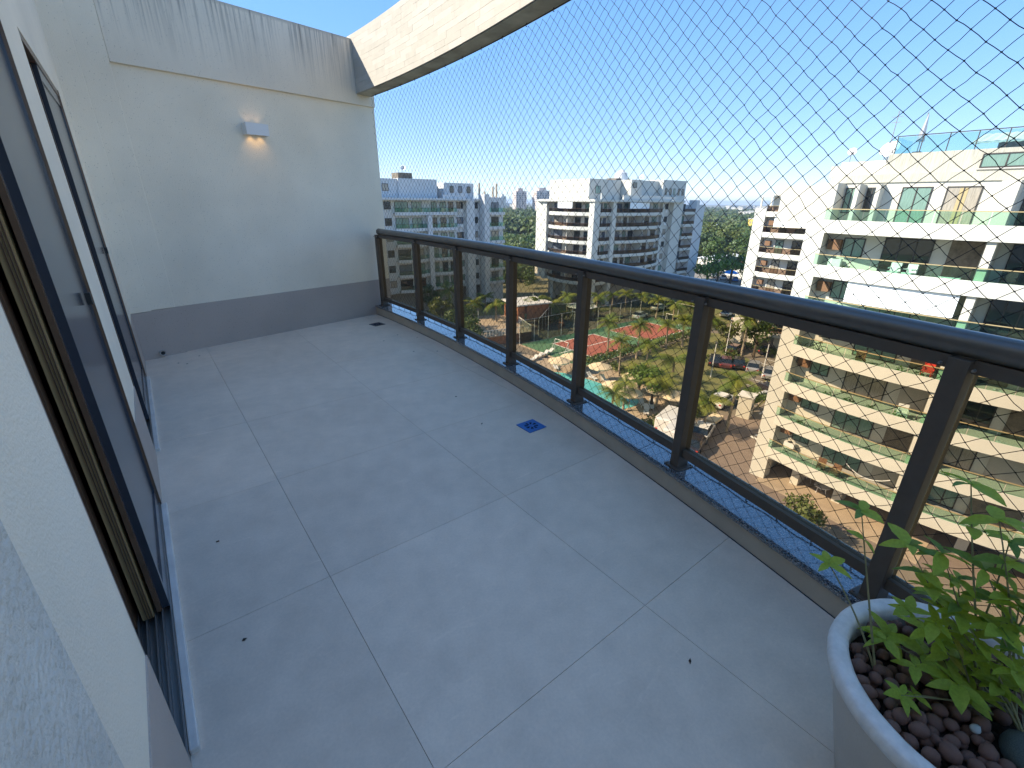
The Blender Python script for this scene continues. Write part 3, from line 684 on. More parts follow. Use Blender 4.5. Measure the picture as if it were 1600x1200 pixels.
# ---- near right building
B3 = thing("cream_apartment_building", "nearest cream apartment building on the right with curved balconies and green glass", "building")
F3 = frame_fn((39.9, 0), (0, 1), (-1, 0))       # s = y, o = towards us
L3 = [.2-3*k for k in range(7)]
part("wall", G().box(39.9, -12, -18.3, 58, 14.3, .0), MT['cream'], B3)
part("end_pier", G().box(38.75, 13.2, -21, 39.898, 14.45, .55), MT['white'], B3)
part("end_wall", G().box(39.9, 13.6, -21, 52, 14.44, -18.3), MT['white'], B3)
back = part("ground_wall", G().box(42.5, -12, -21, 57, 13.59, -18.3), MT['inner'], B3)
mid3 = 5.5
for li, z in enumerate(L3):
    f = bay(F3, B3, -6.2, 13.2, z, .6, 2.4, .02, 'white', 'ggreen', 'cap', panes=1.2, mid=mid3, n=24)
    if li < 6 or True:
        zt = z-3+.0
    if li == 0: continue
    # back wall fittings on this storey
    for (a, e, kind) in ((10.9, 12.2, 'win'), (7.2, 9.8, 'door'), (4.9, 6.4, 'stone'), (1.6, 3.7, 'door'), (-1.4, 1.0, 'stone'), (-4.6, -2.2, 'door')):
        if kind == 'win': window(F3, B3, a, e, z+.9, z+2.2, .002, 'wingreen')
        elif kind == 'door': window(F3, B3, a, e, z+.06, z+2.35, .002, random.choice(('winglass', 'wingreen', 'winglass')), 2)
        else: part("stone_panel", G().box(a, .002, z+.02, e, .07, z+2.5, F=F3), MT['stonew' if (li+int(a)) % 2 else 'inner'], B3)
    part("vent_cover", G().box(12.25, .002, z+1.35, 13.05, .42, z+2.05, F=F3), MT['wicker'], B3)
    # storey columns at the balcony edge
    part("column", G().box(4.1, f(4.3)-.75, z+.001, 4.5, f(4.3)-.19, z+2.54, F=F3), MT['cream'], B3)
    part("divider", G().box(4.22, .002, z+.001, 4.38, f(4.3)-.76, z+2.54, F=F3), MT['inner'], B3)
    if li in (2,): part("blind", G().prism([(s, f(s)-.2) for s in (4.8, 6, 7.5, 9, 10.6)]+[(s, f(s)-.24) for s in (10.6, 9, 7.5, 6, 4.8)], z+1.15, z+2.5, F=F3), MT['blind'], B3)
# ground floor columns
for s in (11.2, 8.0, 4.3, .5, -3.5): part("column", G().box(s-.3, -1.6, -21, s+.3, -.9+.9, -18.25, F=F3), MT['cream'], B3)
part("pilotis_slab", G().box(38.2, -12, -18.56, 39.89, 13.19, -18.3), MT['cream'], B3)
# penthouse storey
Fp = frame_fn((41.5, 0), (0, 1), (-1, 0))
part("penthouse_wall", G().box(41.5, -12, .0, 56, 14.3, 3.02), MT['cream'], B3)
part("stained_parapet", G().box(41.40, -12, 3.02, 55.9, 14.5, 3.55), MT['stain'], B3)
part("side_fin", G().box(40.0, 13.5, .2, 41.499, 14.4, 3.019), MT['cream'], B3)
part("side_fin", G().box(40.6, 11.1, .2, 41.499, 11.35, 2.9), MT['cream'], B3)
part("side_fin", G().box(40.2, 12.2, .2, 41.499, 12.45, 2.9), MT['cream'], B3)
part("side_fin", G().box(40.0, 4.4, .2, 41.499, 5.2, 2.96), MT['cream'], B3)
for a, e, z0, gl, mu in ((12.6, 13.4, 1.0, 'wingreen', 1), (11.45, 12.1, 1.1, 'winglass', 1), (8.5, 10.1, .25, 'wingreen', 1), (6.1, 7.8, .25, 'winglass', 1), (1.8, 4.2, .25, 'winglass', 2), (-1.6, .8, .25, 'winglass', 2)):
    window(Fp, B3, a, e, z0, 2.72, .002, gl, mu)
part("door_curtain", G().box(6.75, .001+.032, .34, 7.15, .05, 2.62, F=Fp), MT['cap'], B3)
part("upper_wall", G().box(41.9, -12, 3.55, 55, 11.5, 4.82), MT['stain'], B3)
part("roof_parapet", G().box(44, 11.5, 3.55, 55, 15.6, 4.35), MT['cream'], B3)
part("roof_block", G().box(50, 12.2, 3.55, 55.5, 17.0, 5.0), MT['cream'], B3)
part("roof_block", G().box(50, 16, .0, 57.5, 21.5, 3.2), MT['cream'], B3)
window(frame_fn((49.98, 0), (0, 1), (-1, 0)), B3, 15.7, 16.5, 3.6, 4.5, .02, 'winglass', 1)
window(frame_fn((41.88, 0), (0, 1), (-1, 0)), B3, 4.4, 6.7, 3.75, 4.55, .02, 'winglass', 1)
part("sill_stain", G().box(41.8, 4.3, 3.66, 41.899, 6.8, 3.74), MT['soff'], B3)
Fr = frame_fn((42.1, 0), (0, 1), (-1, 0))
for k in range(7): part("roof_glass", G().box(11.3-(k+1)*1.35+.03, 0, 4.83, 11.3-k*1.35-.03, .03, 5.82, F=Fr), MT['gblue'], B3)
for k in range(8): part("glass_post", G().box(11.3-k*1.35-.025, -.01, 4.825, 11.3-k*1.35+.025, .04, 5.86, F=Fr), MT['frame'], B3)
part("roof_glass", G().box(42.15, 11.29, 4.83, 45.5, 11.32, 5.82), MT['gblue'], B3)
part("roof_rail", G().box(1.8, -.02, 5.861, 11.35, .05, 5.91, F=Fr), MT['frame'], B3)
# corrugated awning
g = G()
for k in range(44):
    y0 = 7.6-k*.22; y1 = y0-.22; za = .05 if k % 2 else 0; zb = 0 if k % 2 else .05
    g.quad((42.2, y0, 5.15+za), (42.2, y1, 5.15+zb), (45.5, y1, 5.95+zb), (45.5, y0, 5.95+za))
aw = part("awning", g, MT['corr'], B3); sdf = aw.modifiers.new("solid", 'SOLIDIFY'); sdf.thickness = .03
part("awning_wall", G().box(43.2, -3, 4.83, 43.4, 6.4, 5.3), MT['stonew'], B3)
part("water_tank_block", G().box(46.5, -2, 4.83, 52, 4.0, 8.2), MT['white'], B3)

def dish(loc, rz, label, s=.6):
    t = thing("satellite_dish", label, "satellite dish", loc, rz, "satellite dishes on the roofs")
    g = G(); n = 12; g.v.append((0, 0, .9))
    for i in (1, 2, 3):
        for k in range(n):
            r = s*i/3; g.v.append((r*r*.5/s+0, r*math.cos(k*2*math.pi/n), .9+r*math.sin(k*2*math.pi/n)))
    for k in range(n): g.f.append((0, 1+k, 1+(k+1) % n)); g.m.append(0)
    for i in range(2):
        for k in range(n): g.f.append((1+i*n+k, 1+i*n+(k+1) % n, 1+(i+1)*n+(k+1) % n, 1+(i+1)*n+k)); g.m.append(0)
    o = part("reflector", g, MT['acw'], t, True); o.rotation_euler = (0, -.5, 0); md = o.modifiers.new("solid", 'SOLIDIFY'); md.thickness = .03
    part("mast", G().tube([(-.05, 0, 0), (-.05, 0, .8)], .03, 6), MT['steel'], t)
dish((50.5, 14.2, 5.0), 2.8, "white satellite dish on the roof block of the nearest cream building, the left one")
dish((43.4, 12.0, 4.35), 2.6, "white satellite dish tight beside the roof glass of the nearest cream building")
dish((50.4, 16.6, 5.0), 3.3, "small satellite dish at the left corner of the cream building's upper roof block", .35)
# folded roof parasol
t = thing("folded_parasol", "tall folded parasol standing behind the glass on the cream building's roof", "parasol", (42.6, 10.2, 4.83))
part("pole", G().tube([(0, 0, 0), (0, 0, 2.4)], .03, 8), MT['steel'], t)
part("canopy", G().tube([(0, 0, .7), (0, 0, 1.3), (0, -.05, 2.3)], [.24, .17, .03], 10), MT['cs'], t)
part("base", G().cone((0, 0), .3, .25, 0, .1, 12), MT['black'], t)
tag(part("roof_antenna", G().tube([(50.5, 14.0, 5.0), (50.5, 14.0, 8.6)], .03, 6).tube([(50.5, 13.6, 8.2), (50.5, 14.4, 8.2)], .02, 5).tube([(50.5, 13.7, 7.8), (50.5, 14.3, 7.8)], .02, 5), MT['steel']), "thin radio antenna rising from the cream building's roof block", "antenna")

# ---- wing building behind it
B4 = thing("brown_rail_apartment_building", "cream apartment building with brown balcony rails, just left of the nearest building", "building")
F4 = frame_fn((78.2, 0), (0, 1), (-1, 0))
part("wall", G().box(78.2, 16, -17.6, 92, 36.6, .2), MT['white'], B4)
part("end_pier", G().box(77.1, 34.9, -21, 78.19, 36.6, .9), MT['white'], B4)
part("end_pier", G().box(76.6, 22.5, -21, 78.19, 26.2, .9), MT['white'], B4)
for s in (33.4, 29.2): part("column", G().box(s-.6, -.2, -21, s+.5, .9, -17.61, F=F4), MT['cream'], B4)
for li, z in enumerate([.2-3*k for k in range(7)]):
    f = bay(F4, B4, 26.2, 34.9, z-.0, 1.0, .7, .02, 'white', 'gbrown', 'cap', n=10, hi=.3)
    if li == 0: continue
    for a, e in ((27.0, 28.4), (29.2, 30.6), (31.8, 33.0)): window(F4, B4, a, e, z+.1, z+2.2, .002, 'winglass', 1)
    part("divider", G().box(26.6, .002, z, 26.8, 1.1, z+2.6, F=F4), MT['cream'], B4)
    part("vent_cover", G().box(33.6, .002, z+1.3, 34.4, .6, z+2.0, F=F4), MT['wicker'], B4)
    if li == 1: part("blind", G().box(28.2, 1.1, z+1.1, 33.4, 1.16, z+2.5, F=F4), MT['blind'], B4)
part("penthouse_wall", G().box(80, 16, .2, 91, 35.4, 3.1), MT['cream'], B4)
part("roof_slab", G().box(79.3, 16, 3.1, 91, 34.4, 3.5), MT['white'], B4)
part("pergola", G().box(78, 34.6, 2.6, 80, 36.4, 2.8).box(78, 36.2, .9, 78.2, 36.4, 2.6).box(78, 34.7, .9, 78.2, 34.9, 2.6), MT['cream'], B4)
F4p = frame_fn((79.98, 0), (0, 1), (-1, 0))
for a, e in ((27.3, 28.6), (29.6, 30.8), (32.2, 33.4)): window(F4p, B4, a, e, .35, 2.5, .02, 'winglass', 1)

# ---- middle building
B2 = thing("white_corner_apartment_building", "white and cream apartment block in the middle distance with curved corner balconies", "building")
LV = [-.7-3*k for k in range(6)]
part("wall", G().box(79.9, 72.4, -16.3, 111.5, 92, 1.7), MT['white'], B2)
F2w = frame_fn((79.88, 0), (0, 1), (-1, 0)); F2s = frame_fn((0, 72.38), (1, 0), (0, -1))
part("corner_pier", G().box(77.9, 70.9, -21, 79.86, 72.36, 2.2), MT['white'], B2)
part("end_pier", G().box(78.2, 86.3, -16.3, 79.87, 87.6, 2.2), MT['white'], B2)
part("pier", G().box(84.0, 70.9, -21, 85.2, 72.37, 2.2), MT['white'], B2)
part("pier", G().box(103.2, 71.6, -21, 104.2, 72.37, 1.69), MT['white'], B2)
part("pier", G().box(107.2, 71.2, -21, 111.4, 72.37, 2.2), MT['white'], B2)
part("cornice", G().prism([(77.6, 87.8), (77.4, 79), (77.6, 70.6), (86, 70.6), (95, 69.4), (104, 70.4), (111.6, 70.9), (111.6, 92), (80, 92)], 1.705, 2.15), MT['white'], B2)
for li, z in enumerate(LV):
    bay(F2w, B2, 72.4, 86.3, z, 1.0, 2.0, .02, 'white', 'gbrown', 'capb', n=14, hi=.25, lo=-.5, top=.95)
    for a, e in ((73.2, 75.4), (76.6, 78.4), (79.4, 81.2), (82.3, 85.4)): window(F2w, B2, a, e, z+.1, z+2.1, .002, 'winglass', 1)
    part("divider", G().box(78.7, .002, z, 78.9, 2.2, z+2.5, F=F2w), MT['cream'], B2)
    bay(F2s, B2, 79.9, 84.0, z, 1.0, .1, .02, 'white', 'gbrown', 'capb', n=3, hi=.25, lo=-.5, top=.95)
    window(F2s, B2, 80.6, 82.0, z+.1, z+2.1, .002); window(F2s, B2, 82.5, 83.5, z+.1, z+2.1, .002)
    bay(F2s, B2, 85.2, 103.2, z, .9, 1.9, .02, 'white', 'gbrown', 'capb', n=16, hi=.15, lo=-.5, top=.95)
    for a, e in ((86.2, 88.6), (89.6, 90.8), (91.6, 93.4), (94.6, 96.4), (97.4, 99.2), (100.4, 102.2)): window(F2s, B2, a, e, z+.1+(.8 if int(a) % 3 == 0 else 0), z+2.1, .002)
    part("divider", G().box(94.0, .002, z, 94.2, 2.4, z+2.5, F=F2s), MT['cream'], B2)
    window(F2s, B2, 104.6, 106.6, z+.8, z+2.1, .002)
    part("ac_unit", G().box(105.0, .002, z+.05, 105.9, .4, z+.6, F=F2s), MT['acw'], B2)
    part("balcony_floor", G().box(112, -.8, z-.5, 117, 1.4, z+.2, F=F2s), MT['white'], B2)
    part("balcony_glass", G().box(112, 1.3, z+.2, 117, 1.36, z+.95, F=F2s), MT['gbrown'], B2)
    window(F2s, B2, 112.8, 115.4, z+.2, z+2.1, -.79)
part("tower_end", G().box(111.5, 73.2, -21, 125, 90, 1.2), MT['bluew'], B2)
part("pier", G().box(117.02, 71.0, -21, 118.4, 73.19, 2.3), MT['bluew'], B2)
for li, z in enumerate(LV): window(frame_fn((0, 73.18), (1, 0), (0, -1)), B2, 119.2, 121.6, z+.5, z+2.1, .002, 'winglass')
part("blind", G().box(77.0, 2.5, .1+.2, 81.6, 2.56, 1.6, F=F2w), MT['blind'], B2)
part("blind", G().box(88.5, 2.4, .3, 95.6, 2.46, 1.6, F=F2s), MT['blind'], B2)
for x, y in ((79.6, 74.5), (79.0, 79.5), (79.6, 84.5)): part("column", G().box(x-.5, y-.5, -21, x+.5, y+.5, -16.35), MT['cream'], B2)
part("ground_wall", G().box(83, 75, -21, 108, 90, -16.31), MT['inner'], B2)
# roof blocks
for x0, y0, x1, y1, z1, m in ((80.5, 75.2, 86.4, 88, 6.4, 'cream'), (86.4, 77.5, 93.8, 86, 6.5, 'white'), (94.0, 74.5, 98, 86, 6.6, 'cream'), (98.0, 75.6, 106, 86, 6.6, 'white'), (106.02, 74.2, 116, 86, 6.9, 'white')):
    part("roof_block", G().box(x0, y0, 2.15, x1, y1, z1), MT[m], B2)
part("roof_wall", G().box(88, 71.6, 2.15, 103, 71.9, 3.1).box(103.01, 72.5, 2.15, 112, 72.8, 3.0), MT['white'], B2)
part("terrace_screen", G().box(80.6, 71.6, 2.15, 86, 71.8, 3.4), MT['white'], B2)
F2r = frame_fn((0, 75.18), (1, 0), (0, -1)); window(F2r, B2, 82.5, 84.1, 3.4, 5.0, .002)
F2q = frame_fn((0, 74.18), (1, 0), (0, -1))
for a in (107, 109, 110.6, 112.6, 114.4): window(F2q, B2, a, a+.8, 3.4, 5.0, .002, mull=0)
window(frame_fn((0, 74.48), (1, 0), (0, -1)), B2, 94.6, 96.0, 4.8, 6.0, .002, mull=0)
part("water_tank", G().cone((95.5, 79), 1.6, 1.4, 6.6, 8.2, 16).cone((95.5, 79), 1.4, .2, 8.2, 8.9, 16), MT['acw'], B2)
part("tank_frame", G().box(92.5, 78, 6.5, 98, 81, 6.95), MT['stonew'], B2)
dish((102, 78, 6.6), 3.6, "white satellite dish on the roof of the middle building")

# ---- left building
B1 = thing("pale_blue_white_apartment_building", "shaded white apartment building at left behind the railing with green balcony glass", "building")
F1 = frame_fn((0, 88.6), (1, 0), (0, -1))
part("wall", G().box(24, 88.62, -16.3, 61, 106, 1.7), MT['bluew'], B1)
part("cornice", G().prism([(24, 86.6), (40, 86.2), (57, 86.6), (57, 87.9), (61, 87.9), (61, 106), (24, 106)], 1.705, 2.1), MT['bluew'], B1)
for a, b_ in ((24, 37.0), (56.4, 58.4)): part("pier", G().box(a, 87.4, -21, b_, 88.61, 1.69), MT['bluew'], B1)
part("pier", G().box(60.3, 86.4, -21, 61.6, 88.61, 3.0), MT['bluew'], B1)
part("end_tower", G().box(61.61, 88.0, -21, 66.5, 100, 1.4), MT['bluew'], B1)
for li, z in enumerate(LV):
    bay(F1, B1, 40.2, 47.0, z, .9, 1.0, .02, 'bluew', 'ggreen', 'capb', n=8, hi=.2, lo=-.4, top=.95)
    part("pier", G().box(47.0, .002, z-.45, 48.0, 1.3, z+2.55, F=F1), MT['bluew'], B1) if li else None
    bay(F1, B1, 48.0 if li else 47.0, 54.2, z, .9, 1.0, .02, 'bluew', 'ggreen', 'capb', n=8, hi=.2, lo=-.4, top=.95)
    window(F1, B1, 37.3, 38.0, z+.8, z+2.1, .002, mull=0); window(F1, B1, 38.4, 39.8, z+.7, z+2.1, .002)
    for a, e in ((40.6, 43.4), (44.2, 46.4), (48.6, 49.8), (50.6, 52.0), (52.6, 53.8)): window(F1, B1, a, e, z+.1, z+2.1, .002, random.choice(('winglass', 'wingreen')))
    window(F1, B1, 54.6, 56.2, z+.8, z+2.1, .002)
    part("ac_unit", G().box(55.0, .002, z+.1, 55.8, .4, z+.6, F=F1), MT['acw'], B1)
    window(F1, B1, 34.0, 35.6, z+.8, z+2.1, 1.2)
    part("balcony_floor", G().box(61.8, .602, z-.5, 66.2, 1.7, z+.1, F=F1), MT['bluew'], B1)
    part("balcony_glass", G().box(61.8, 1.6, z+.1, 66.2, 1.66, z+.95, F=F1), MT['ggreen'], B1)
    window(F1, B1, 63.2, 65.2, z+.15, z+2.1, .602)
    window(F1, B1, 58.8, 60.0, z+.8, z+2.1, .002)
part("ground_wall", G().box(26, 90.5, -21, 60, 105, -16.31), MT['inner'], B1)
for x0, y0, x1, y1, z1 in ((24, 89.6, 42, 104, 5.5), (42.01, 89.2, 50.5, 104, 5.6), (50.52, 92, 52, 104, 4.6), (52.2, 89.4, 59.5, 104, 5.1)): part("roof_block", G().box(x0, y0, 2.1, x1, y1, z1), MT['bluew'], B1)
Fb = frame_fn((0, 89.58), (1, 0), (0, -1))
for a in (31.5, 35.6, 38.8): window(Fb, B1, a, a+1.3, 3.3, 4.6, .002)
Fb = frame_fn((0, 89.38), (1, 0), (0, -1))
for a in (53.6, 55.7, 57.8): window(Fb, B1, a, a+.9, 3.2, 4.5, .002, mull=0)
part("tank_base", G().box(43.0, 91, 5.6, 46, 94, 6.7), MT['stonew'], B1)
part("terrace_wall", G().box(50.6, 87.2, 2.1, 56, 87.4, 2.8), MT['bluew'], B1)
for k, (x, h) in enumerate(((60.6, 5.2), (62.0, 3.6), (64.2, 4.6), (65.2, 5.2))): part("terrace_frame_post", G().box(x-.15, 88.6, 1.4, x+.15, 88.9, h), MT['deck'], B1)
part("terrace_parapet", G().box(61.62, 88.01, 1.4, 66.5, 88.2, 2.4), MT['bluew'], B1)
dish((44.6, 92, 6.7), 4.0, "white satellite dish on the roof tank of the left building")

# ================================================================== THINGS ON THE NEAR BALCONIES
def onb(y, li, off=.5):
    c = 5.5; H = max(abs(-6.2-c), abs(13.2-c)); o = .6+2.4*(1-((y-c)/H)**2)
    return (39.9-(o-off), y, L3[li]+.001)
def bush(name, label, loc, r, m, group=None, n=70, cat="plant"):
    g = G()
    for k in range(n):
        d = Vector(rng.normal(size=3)); d.normalize(); p = d*r*random.uniform(.35, 1); p.z = abs(p.z)*1.1+.1*r
        a = Vector(rng.normal(size=3)).normalized()*r*.3; b = a.cross(d).normalized()*r*.14
        g.quad(p-a*.5, p+b, p+a*.5, p-b)
    return tag(put(name, g.mesh(name, MT[m]), None, loc), label, cat, group)
spots = [(11.2, 1, .5, 'tree2', "green plant at the left end of the upper glazed balcony of the cream building"), (6.3, 1, .45, 'tree3', "bushy plant in the middle of the upper cream building balcony"),
         (12.0, 3, .35, 'tree3', "small plant beside the bicycle on the cream building balcony"), (7.9, 3, .45, 'tree2', "bushy plant behind balcony glass near the brown armchair"), (6.4, 3, .5, 'tree3', "pale leafy plant right of the brown armchair on the cream building"),
         (5.3, 3, .5, 'tree', "dark leafy plant next to the balcony column, level with the red chair"), (10.0, 4, .45, 'tree3', "plant behind green glass one storey below the bicycle"), (8.6, 4, .5, 'tree', "large dark green hedge plant one storey below the armchair"),
         (7.2, 4, .5, 'tree', "dense green plant mid balcony one storey below the armchair"), (5.8, 4, .5, 'tree3', "green plant beside the column one storey below the red chair"), (11.4, 5, .5, 'tree2', "leafy plant at the left end of the balcony second from the bottom"),
         (9.9, 5, .45, 'tree', "dark plant beside the rock-like pot on the second lowest balcony"), (6.6, 5, .4, 'tree', "green plant behind glass near the hammock"), (1.8, 3, .45, 'flower', "pale flowering plant right of the dark railing post"), (.8, 4, .4, 'flower', "pinkish flowering plant on the balcony far right"), (2.4, 5, .4, 'tree3', "small green plant on a right hand balcony of the cream building")]
for y, li, r, m, lab in spots: bush("balcony_plant", lab, onb(y, li, .55), r, m, "plants on the cream building balconies")
# bicycle
def bicycle(loc, rz, label):
    t = thing("bicycle", label, "bicycle", loc, rz)
    for x in (-.5, .5):
        pts = [(x+.33*math.cos(a), 0, .34+.33*math.sin(a)) for a in [k*2*math.pi/20 for k in range(21)]]
        wv = part("wheel", G().tube(pts, .025, 5, caps=False), MT['black'], t)
    fr = G()
    for a, b in (((-.5, 0, .34), (-.1, 0, .3)), ((-.1, 0, .3), (.35, 0, .75)), ((-.22, 0, .8), (.35, 0, .78)), ((-.22, 0, .85), (-.1, 0, .3)), ((-.5, 0, .34), (-.2, 0, .75)), ((.5, 0, .34), (.36, 0, .85))): fr.tube([a, b], .022, 5)
    part("frame", fr, MT['black'], t); part("saddle", G().box(-.34, -.06, .86, -.12, .06, .92), MT['black'], t)
    part("handlebar", G().tube([(.36, -.25, .95), (.36, 0, .9), (.36, .25, .95)], .018, 5), MT['black'], t)
bicycle(onb(11.6, 3, .55), math.pi/2-.12, "black bicycle parked behind green glass on a cream building balcony")
def chair(loc, rz, label, m, cat="chair", arm=True, name="balcony_chair"):
    t = thing(name, label, cat, loc, rz)
    part("seat", G().box(-.28, -.28, .34, .28, .28, .44), MT[m], t); part("backrest", G().box(-.28, .22, .44, .28, .3, .95), MT[m], t)
    for x in (-.25, .25):
        for y in (-.25, .25): part("leg", G().box(x-.025, y-.025, 0, x+.025, y+.025, .34), MT[m], t)
        if arm: part("armrest", G().box(x-.03, -.26, .6, x+.03, .22, .66), MT[m], t)
chair(onb(8.7, 3, .75), -1.2, "brown wicker armchair behind the glass below the handrail", 'wicker')
chair(onb(5.2, 3, 1.6), -1.6, "bright red chair in the shaded recess beside the balcony column", 'red')
chair(onb(9.2, 6, 1.0), -1.4, "brown wicker sofa chair on the lowest balcony, left one", 'wicker', name="balcony_chair")
chair(onb(8.2, 6, 1.0), -1.7, "brown wicker sofa chair on the lowest balcony, right one", 'wicker')
chair(onb(5.6, 4, 1.0), -1.3, "pale chair in the shade one storey below the red chair", 'acw')
chair(onb(8.4, 1, .8), -1.6, "white chair at the table on the upper green glass balcony, left one", 'acw')
chair(onb(7.6, 1, .8), -1.9, "white chair at the table on the upper green glass balcony, right one", 'acw')
chair(onb(3.2, 1, 1.0), -1.6, "dark chair on the upper balcony at the right edge of the view", 'black')
t = thing("planter_box", "pale rectangular planter box behind the upper balcony glass near the column", "planter", onb(5.6, 1, .5), math.pi/2)
part("box", G().box(-.5, -.2, 0, .5, .2, .45), MT['acw'], t); part("soil", G().box(-.46, -.16, .451, .46, .16, .46), MT['soil'], t)
p1 = Vector(onb(4.9, 6, .7)); p2 = Vector(onb(7.6, 6, .7)); g = G()
g.tube([p1+(p2-p1)*u+Vector((0, 0, 1.55-.55*4*u*(1-u))) for u in [i/14 for i in range(15)]], .03, 6)
tag(part("hammock", g, MT['acw']), "pale slung hammock rope on the lowest balcony beside the column", "hammock")
for y, li, lab in ((12.1, 6, "white air conditioner on the lowest cream building balcony"), (12.3, 1, "white air conditioner at the left end of the upper glazed balcony")):
    x, yy_, z = onb(y, li, 0); t = thing("air_conditioner", lab, "air conditioner", (39.5, y, z+.2))
    part("casing", G().box(-.2, -.4, 0, .2, .4, .55), MT['acw'], t); part("grille", G().cone((0, 0), .2, .2, .55, .56, 12), MT['black'], t)

# ================================================================== PALMS AND TREES
def frond_mesh(m, L=2.6):
    g = G(); n = 11
    def P(u): return Vector((L*u*(1-.12*u), 0, .75*u-1.75*u*u))
    for i in range(n):
        u0, u1 = i/n, (i+1)/n; a, b = P(u0), P(u1)
        g.quad(a+Vector((0, -.03, 0)), b+Vector((0, -.03, 0)), b+Vector((0, .03, 0)), a+Vector((0, .03, 0)))
        wl = .85*math.sin(math.pi*(.12+.86*u0))*.95
        for s in (-1, 1):
            for q in (0, .5):
                c = a+(b-a)*q; e = c+Vector((.45*wl, s*wl*.8, -.55*wl)); d = (b-a).normalized()*.05
                g.quad(c-d, c+d, e+d*.3, e-d*.3)
    return g.mesh("frond", m)
FM = [frond_mesh(MT['palm']), frond_mesh(MT['palm2'])]
def make_palm(h, var, nf=15):
    t = thing("palm_tree", "palm", "palm tree")
    part("trunk", G().tube([(0, 0, 0), (.1, 0, h*.3), (.18, .05, h*.7), (.15, .05, h)], [.22, .15, .12, .12], 8), MT['trunk'], t, True)
    for k in range(nf):
        s = random.uniform(.8, 1.1); put("frond", FM[var if random.random() < .8 else 1-var], t, (.15, .05, h-.05), (random.uniform(-.2, .2), random.uniform(-.95, .30), k*2.4+random.uniform(-.2, .2)), (s, s, s))
    register(t); return t
protos = [make_palm(4.6, 0), make_palm(4.2, 1), make_palm(6.2, 0, 17)]
GP = "palms in the gardens between the buildings"
palms = [  # crown reading, crown height, prototype, scale, label
    (702, 452, 6.2, 2, 1.1, "tall palm in front of the left building, between the second and third railing posts"),
    (741, 472, 4.2, 1, 1.1, "yellowish palm just right of the third railing post"), (775, 476, 4.6, 0, 1.05, "palm just left of the fourth railing post above the brick pavilion"),
    (757, 462, 4.6, 0, 1.0, "palm behind the yellowish palm by the third railing post"), (815, 478, 4.2, 1, .95, "yellowish palm just right of the fourth railing post"),
    (842, 468, 4.6, 0, 1.05, "palm left of the curved lower balconies of the middle building"), (888, 462, 4.6, 0, 1.0, "palm at the foot of the middle building's curved balconies"),
    (935, 462, 4.6, 0, 1.0, "first palm right of the fifth post along the far court fence"), (957, 459, 4.6, 0, 1.0, "second palm along the far court fence"), (980, 458, 4.2, 1, 1.0, "yellowish third palm along the far court fence"),
    (1004, 462, 4.6, 0, 1.0, "fourth palm along the far court fence"), (1028, 468, 4.2, 1, 1.0, "palm in front of the white car beyond the court"), (1056, 474, 4.6, 0, 1.0, "palm beyond the court just left of the sixth post"), (1079, 473, 4.2, 1, 1.0, "yellowish palm touching the sixth post near its top"),
    (953, 503, 6.2, 2, .95, "tall palm with its crown over the red court zone"), (1000, 507, 6.2, 2, .9, "tall palm in the middle of the sports court view"), (1045, 507, 4.2, 1, 1.0, "yellowish palm at the right end of the court, left one"), (1072, 500, 4.2, 1, 1.1, "yellowish palm at the right end of the court, right one"),
    (972, 532, 6.2, 2, .85, "palm standing by the near court kerb, left of the shadow"), (1012, 538, 6.2, 2, .9, "palm on the lawn casting the dark shadow beside the court"), (1052, 560, 4.6, 0, 1.1, "bushy palm on the lawn left of the sixth post"),
    (1030, 592, 4.2, 1, .95, "yellow green palm near the right parasols"), (960, 612, 4.6, 0, .9, "palm leaning over the pool edge"), (978, 598, 4.6, 0, .8, "short palm between the pool and the parasols"), (1002, 574, 4.2, 1, .8, "small yellow palm behind the pool parasols"),
    (1150, 594, 6.2, 2, .95, "tall palm between the parked cars right of the sixth post"), (1112, 500, 4.6, 0, 1.0, "palm by the parking just right of the sixth post"), (1106, 628, 4.2, 1, .9, "low palm beside the white car near the booth")]
for i, (px, py, h, pr, sc, lab) in enumerate(palms):
    p = at(px, py, GZ+h*sc); clone(protos[pr], lab, (p.x, p.y, GZ), random.uniform(0, 6), GP, sc)
# the prototypes themselves stand in the garden too
for pt, (px, py), lab in zip(protos, ((722, 492), (860, 474), (1165, 520)), ("palm low beside the third railing post above the terrace wall", "yellowish palm between the white awning and the curved balconies", "palm by the pilotis of the brown rail building")):
    p = at(px, py, GZ+4); pt.location = (p.x, p.y, GZ); pt['label'] = lab; pt['group'] = GP

def crown_np(n, rx, rz_, leaf, seed, cl=9):
    r = np.random.default_rng(seed); C = r.normal(size=(cl, 3)); C /= np.linalg.norm(C, axis=1)[:, None]; C *= np.array([rx*.6, rx*.6, rz_*.55])
    idx = r.integers(0, cl, n); D = r.normal(size=(n, 3)); D /= np.linalg.norm(D, axis=1)[:, None]
    P = C[idx]+D*(np.array([rx, rx, rz_])*.45)*r.uniform(.55, 1, (n, 1))
    A = r.normal(size=(n, 3)); A /= np.linalg.norm(A, axis=1)[:, None]; B = np.cross(A, D); B /= np.linalg.norm(B, axis=1)[:, None]+1e-6
    A *= leaf; B *= leaf*.7
    V = np.stack([P-A, P+B, P+A, P-B], 1).reshape(-1, 3); return V
def quads_mesh(name, V, mats, mi=None):
    me = bpy.data.meshes.new(name); n = len(V)//4
    me.vertices.add(len(V)); me.vertices.foreach_set("co", V.astype(np.float32).ravel()); me.loops.add(len(V)); me.loops.foreach_set("vertex_index", np.arange(len(V)))
    me.polygons.add(n); me.polygons.foreach_set("loop_start", np.arange(n)*4); me.polygons.foreach_set("loop_total", np.full(n, 4))
    for m in mats: me.materials.append(m)
    if mi is not None: me.polygons.foreach_set("material_index", mi)
    me.update(); return me
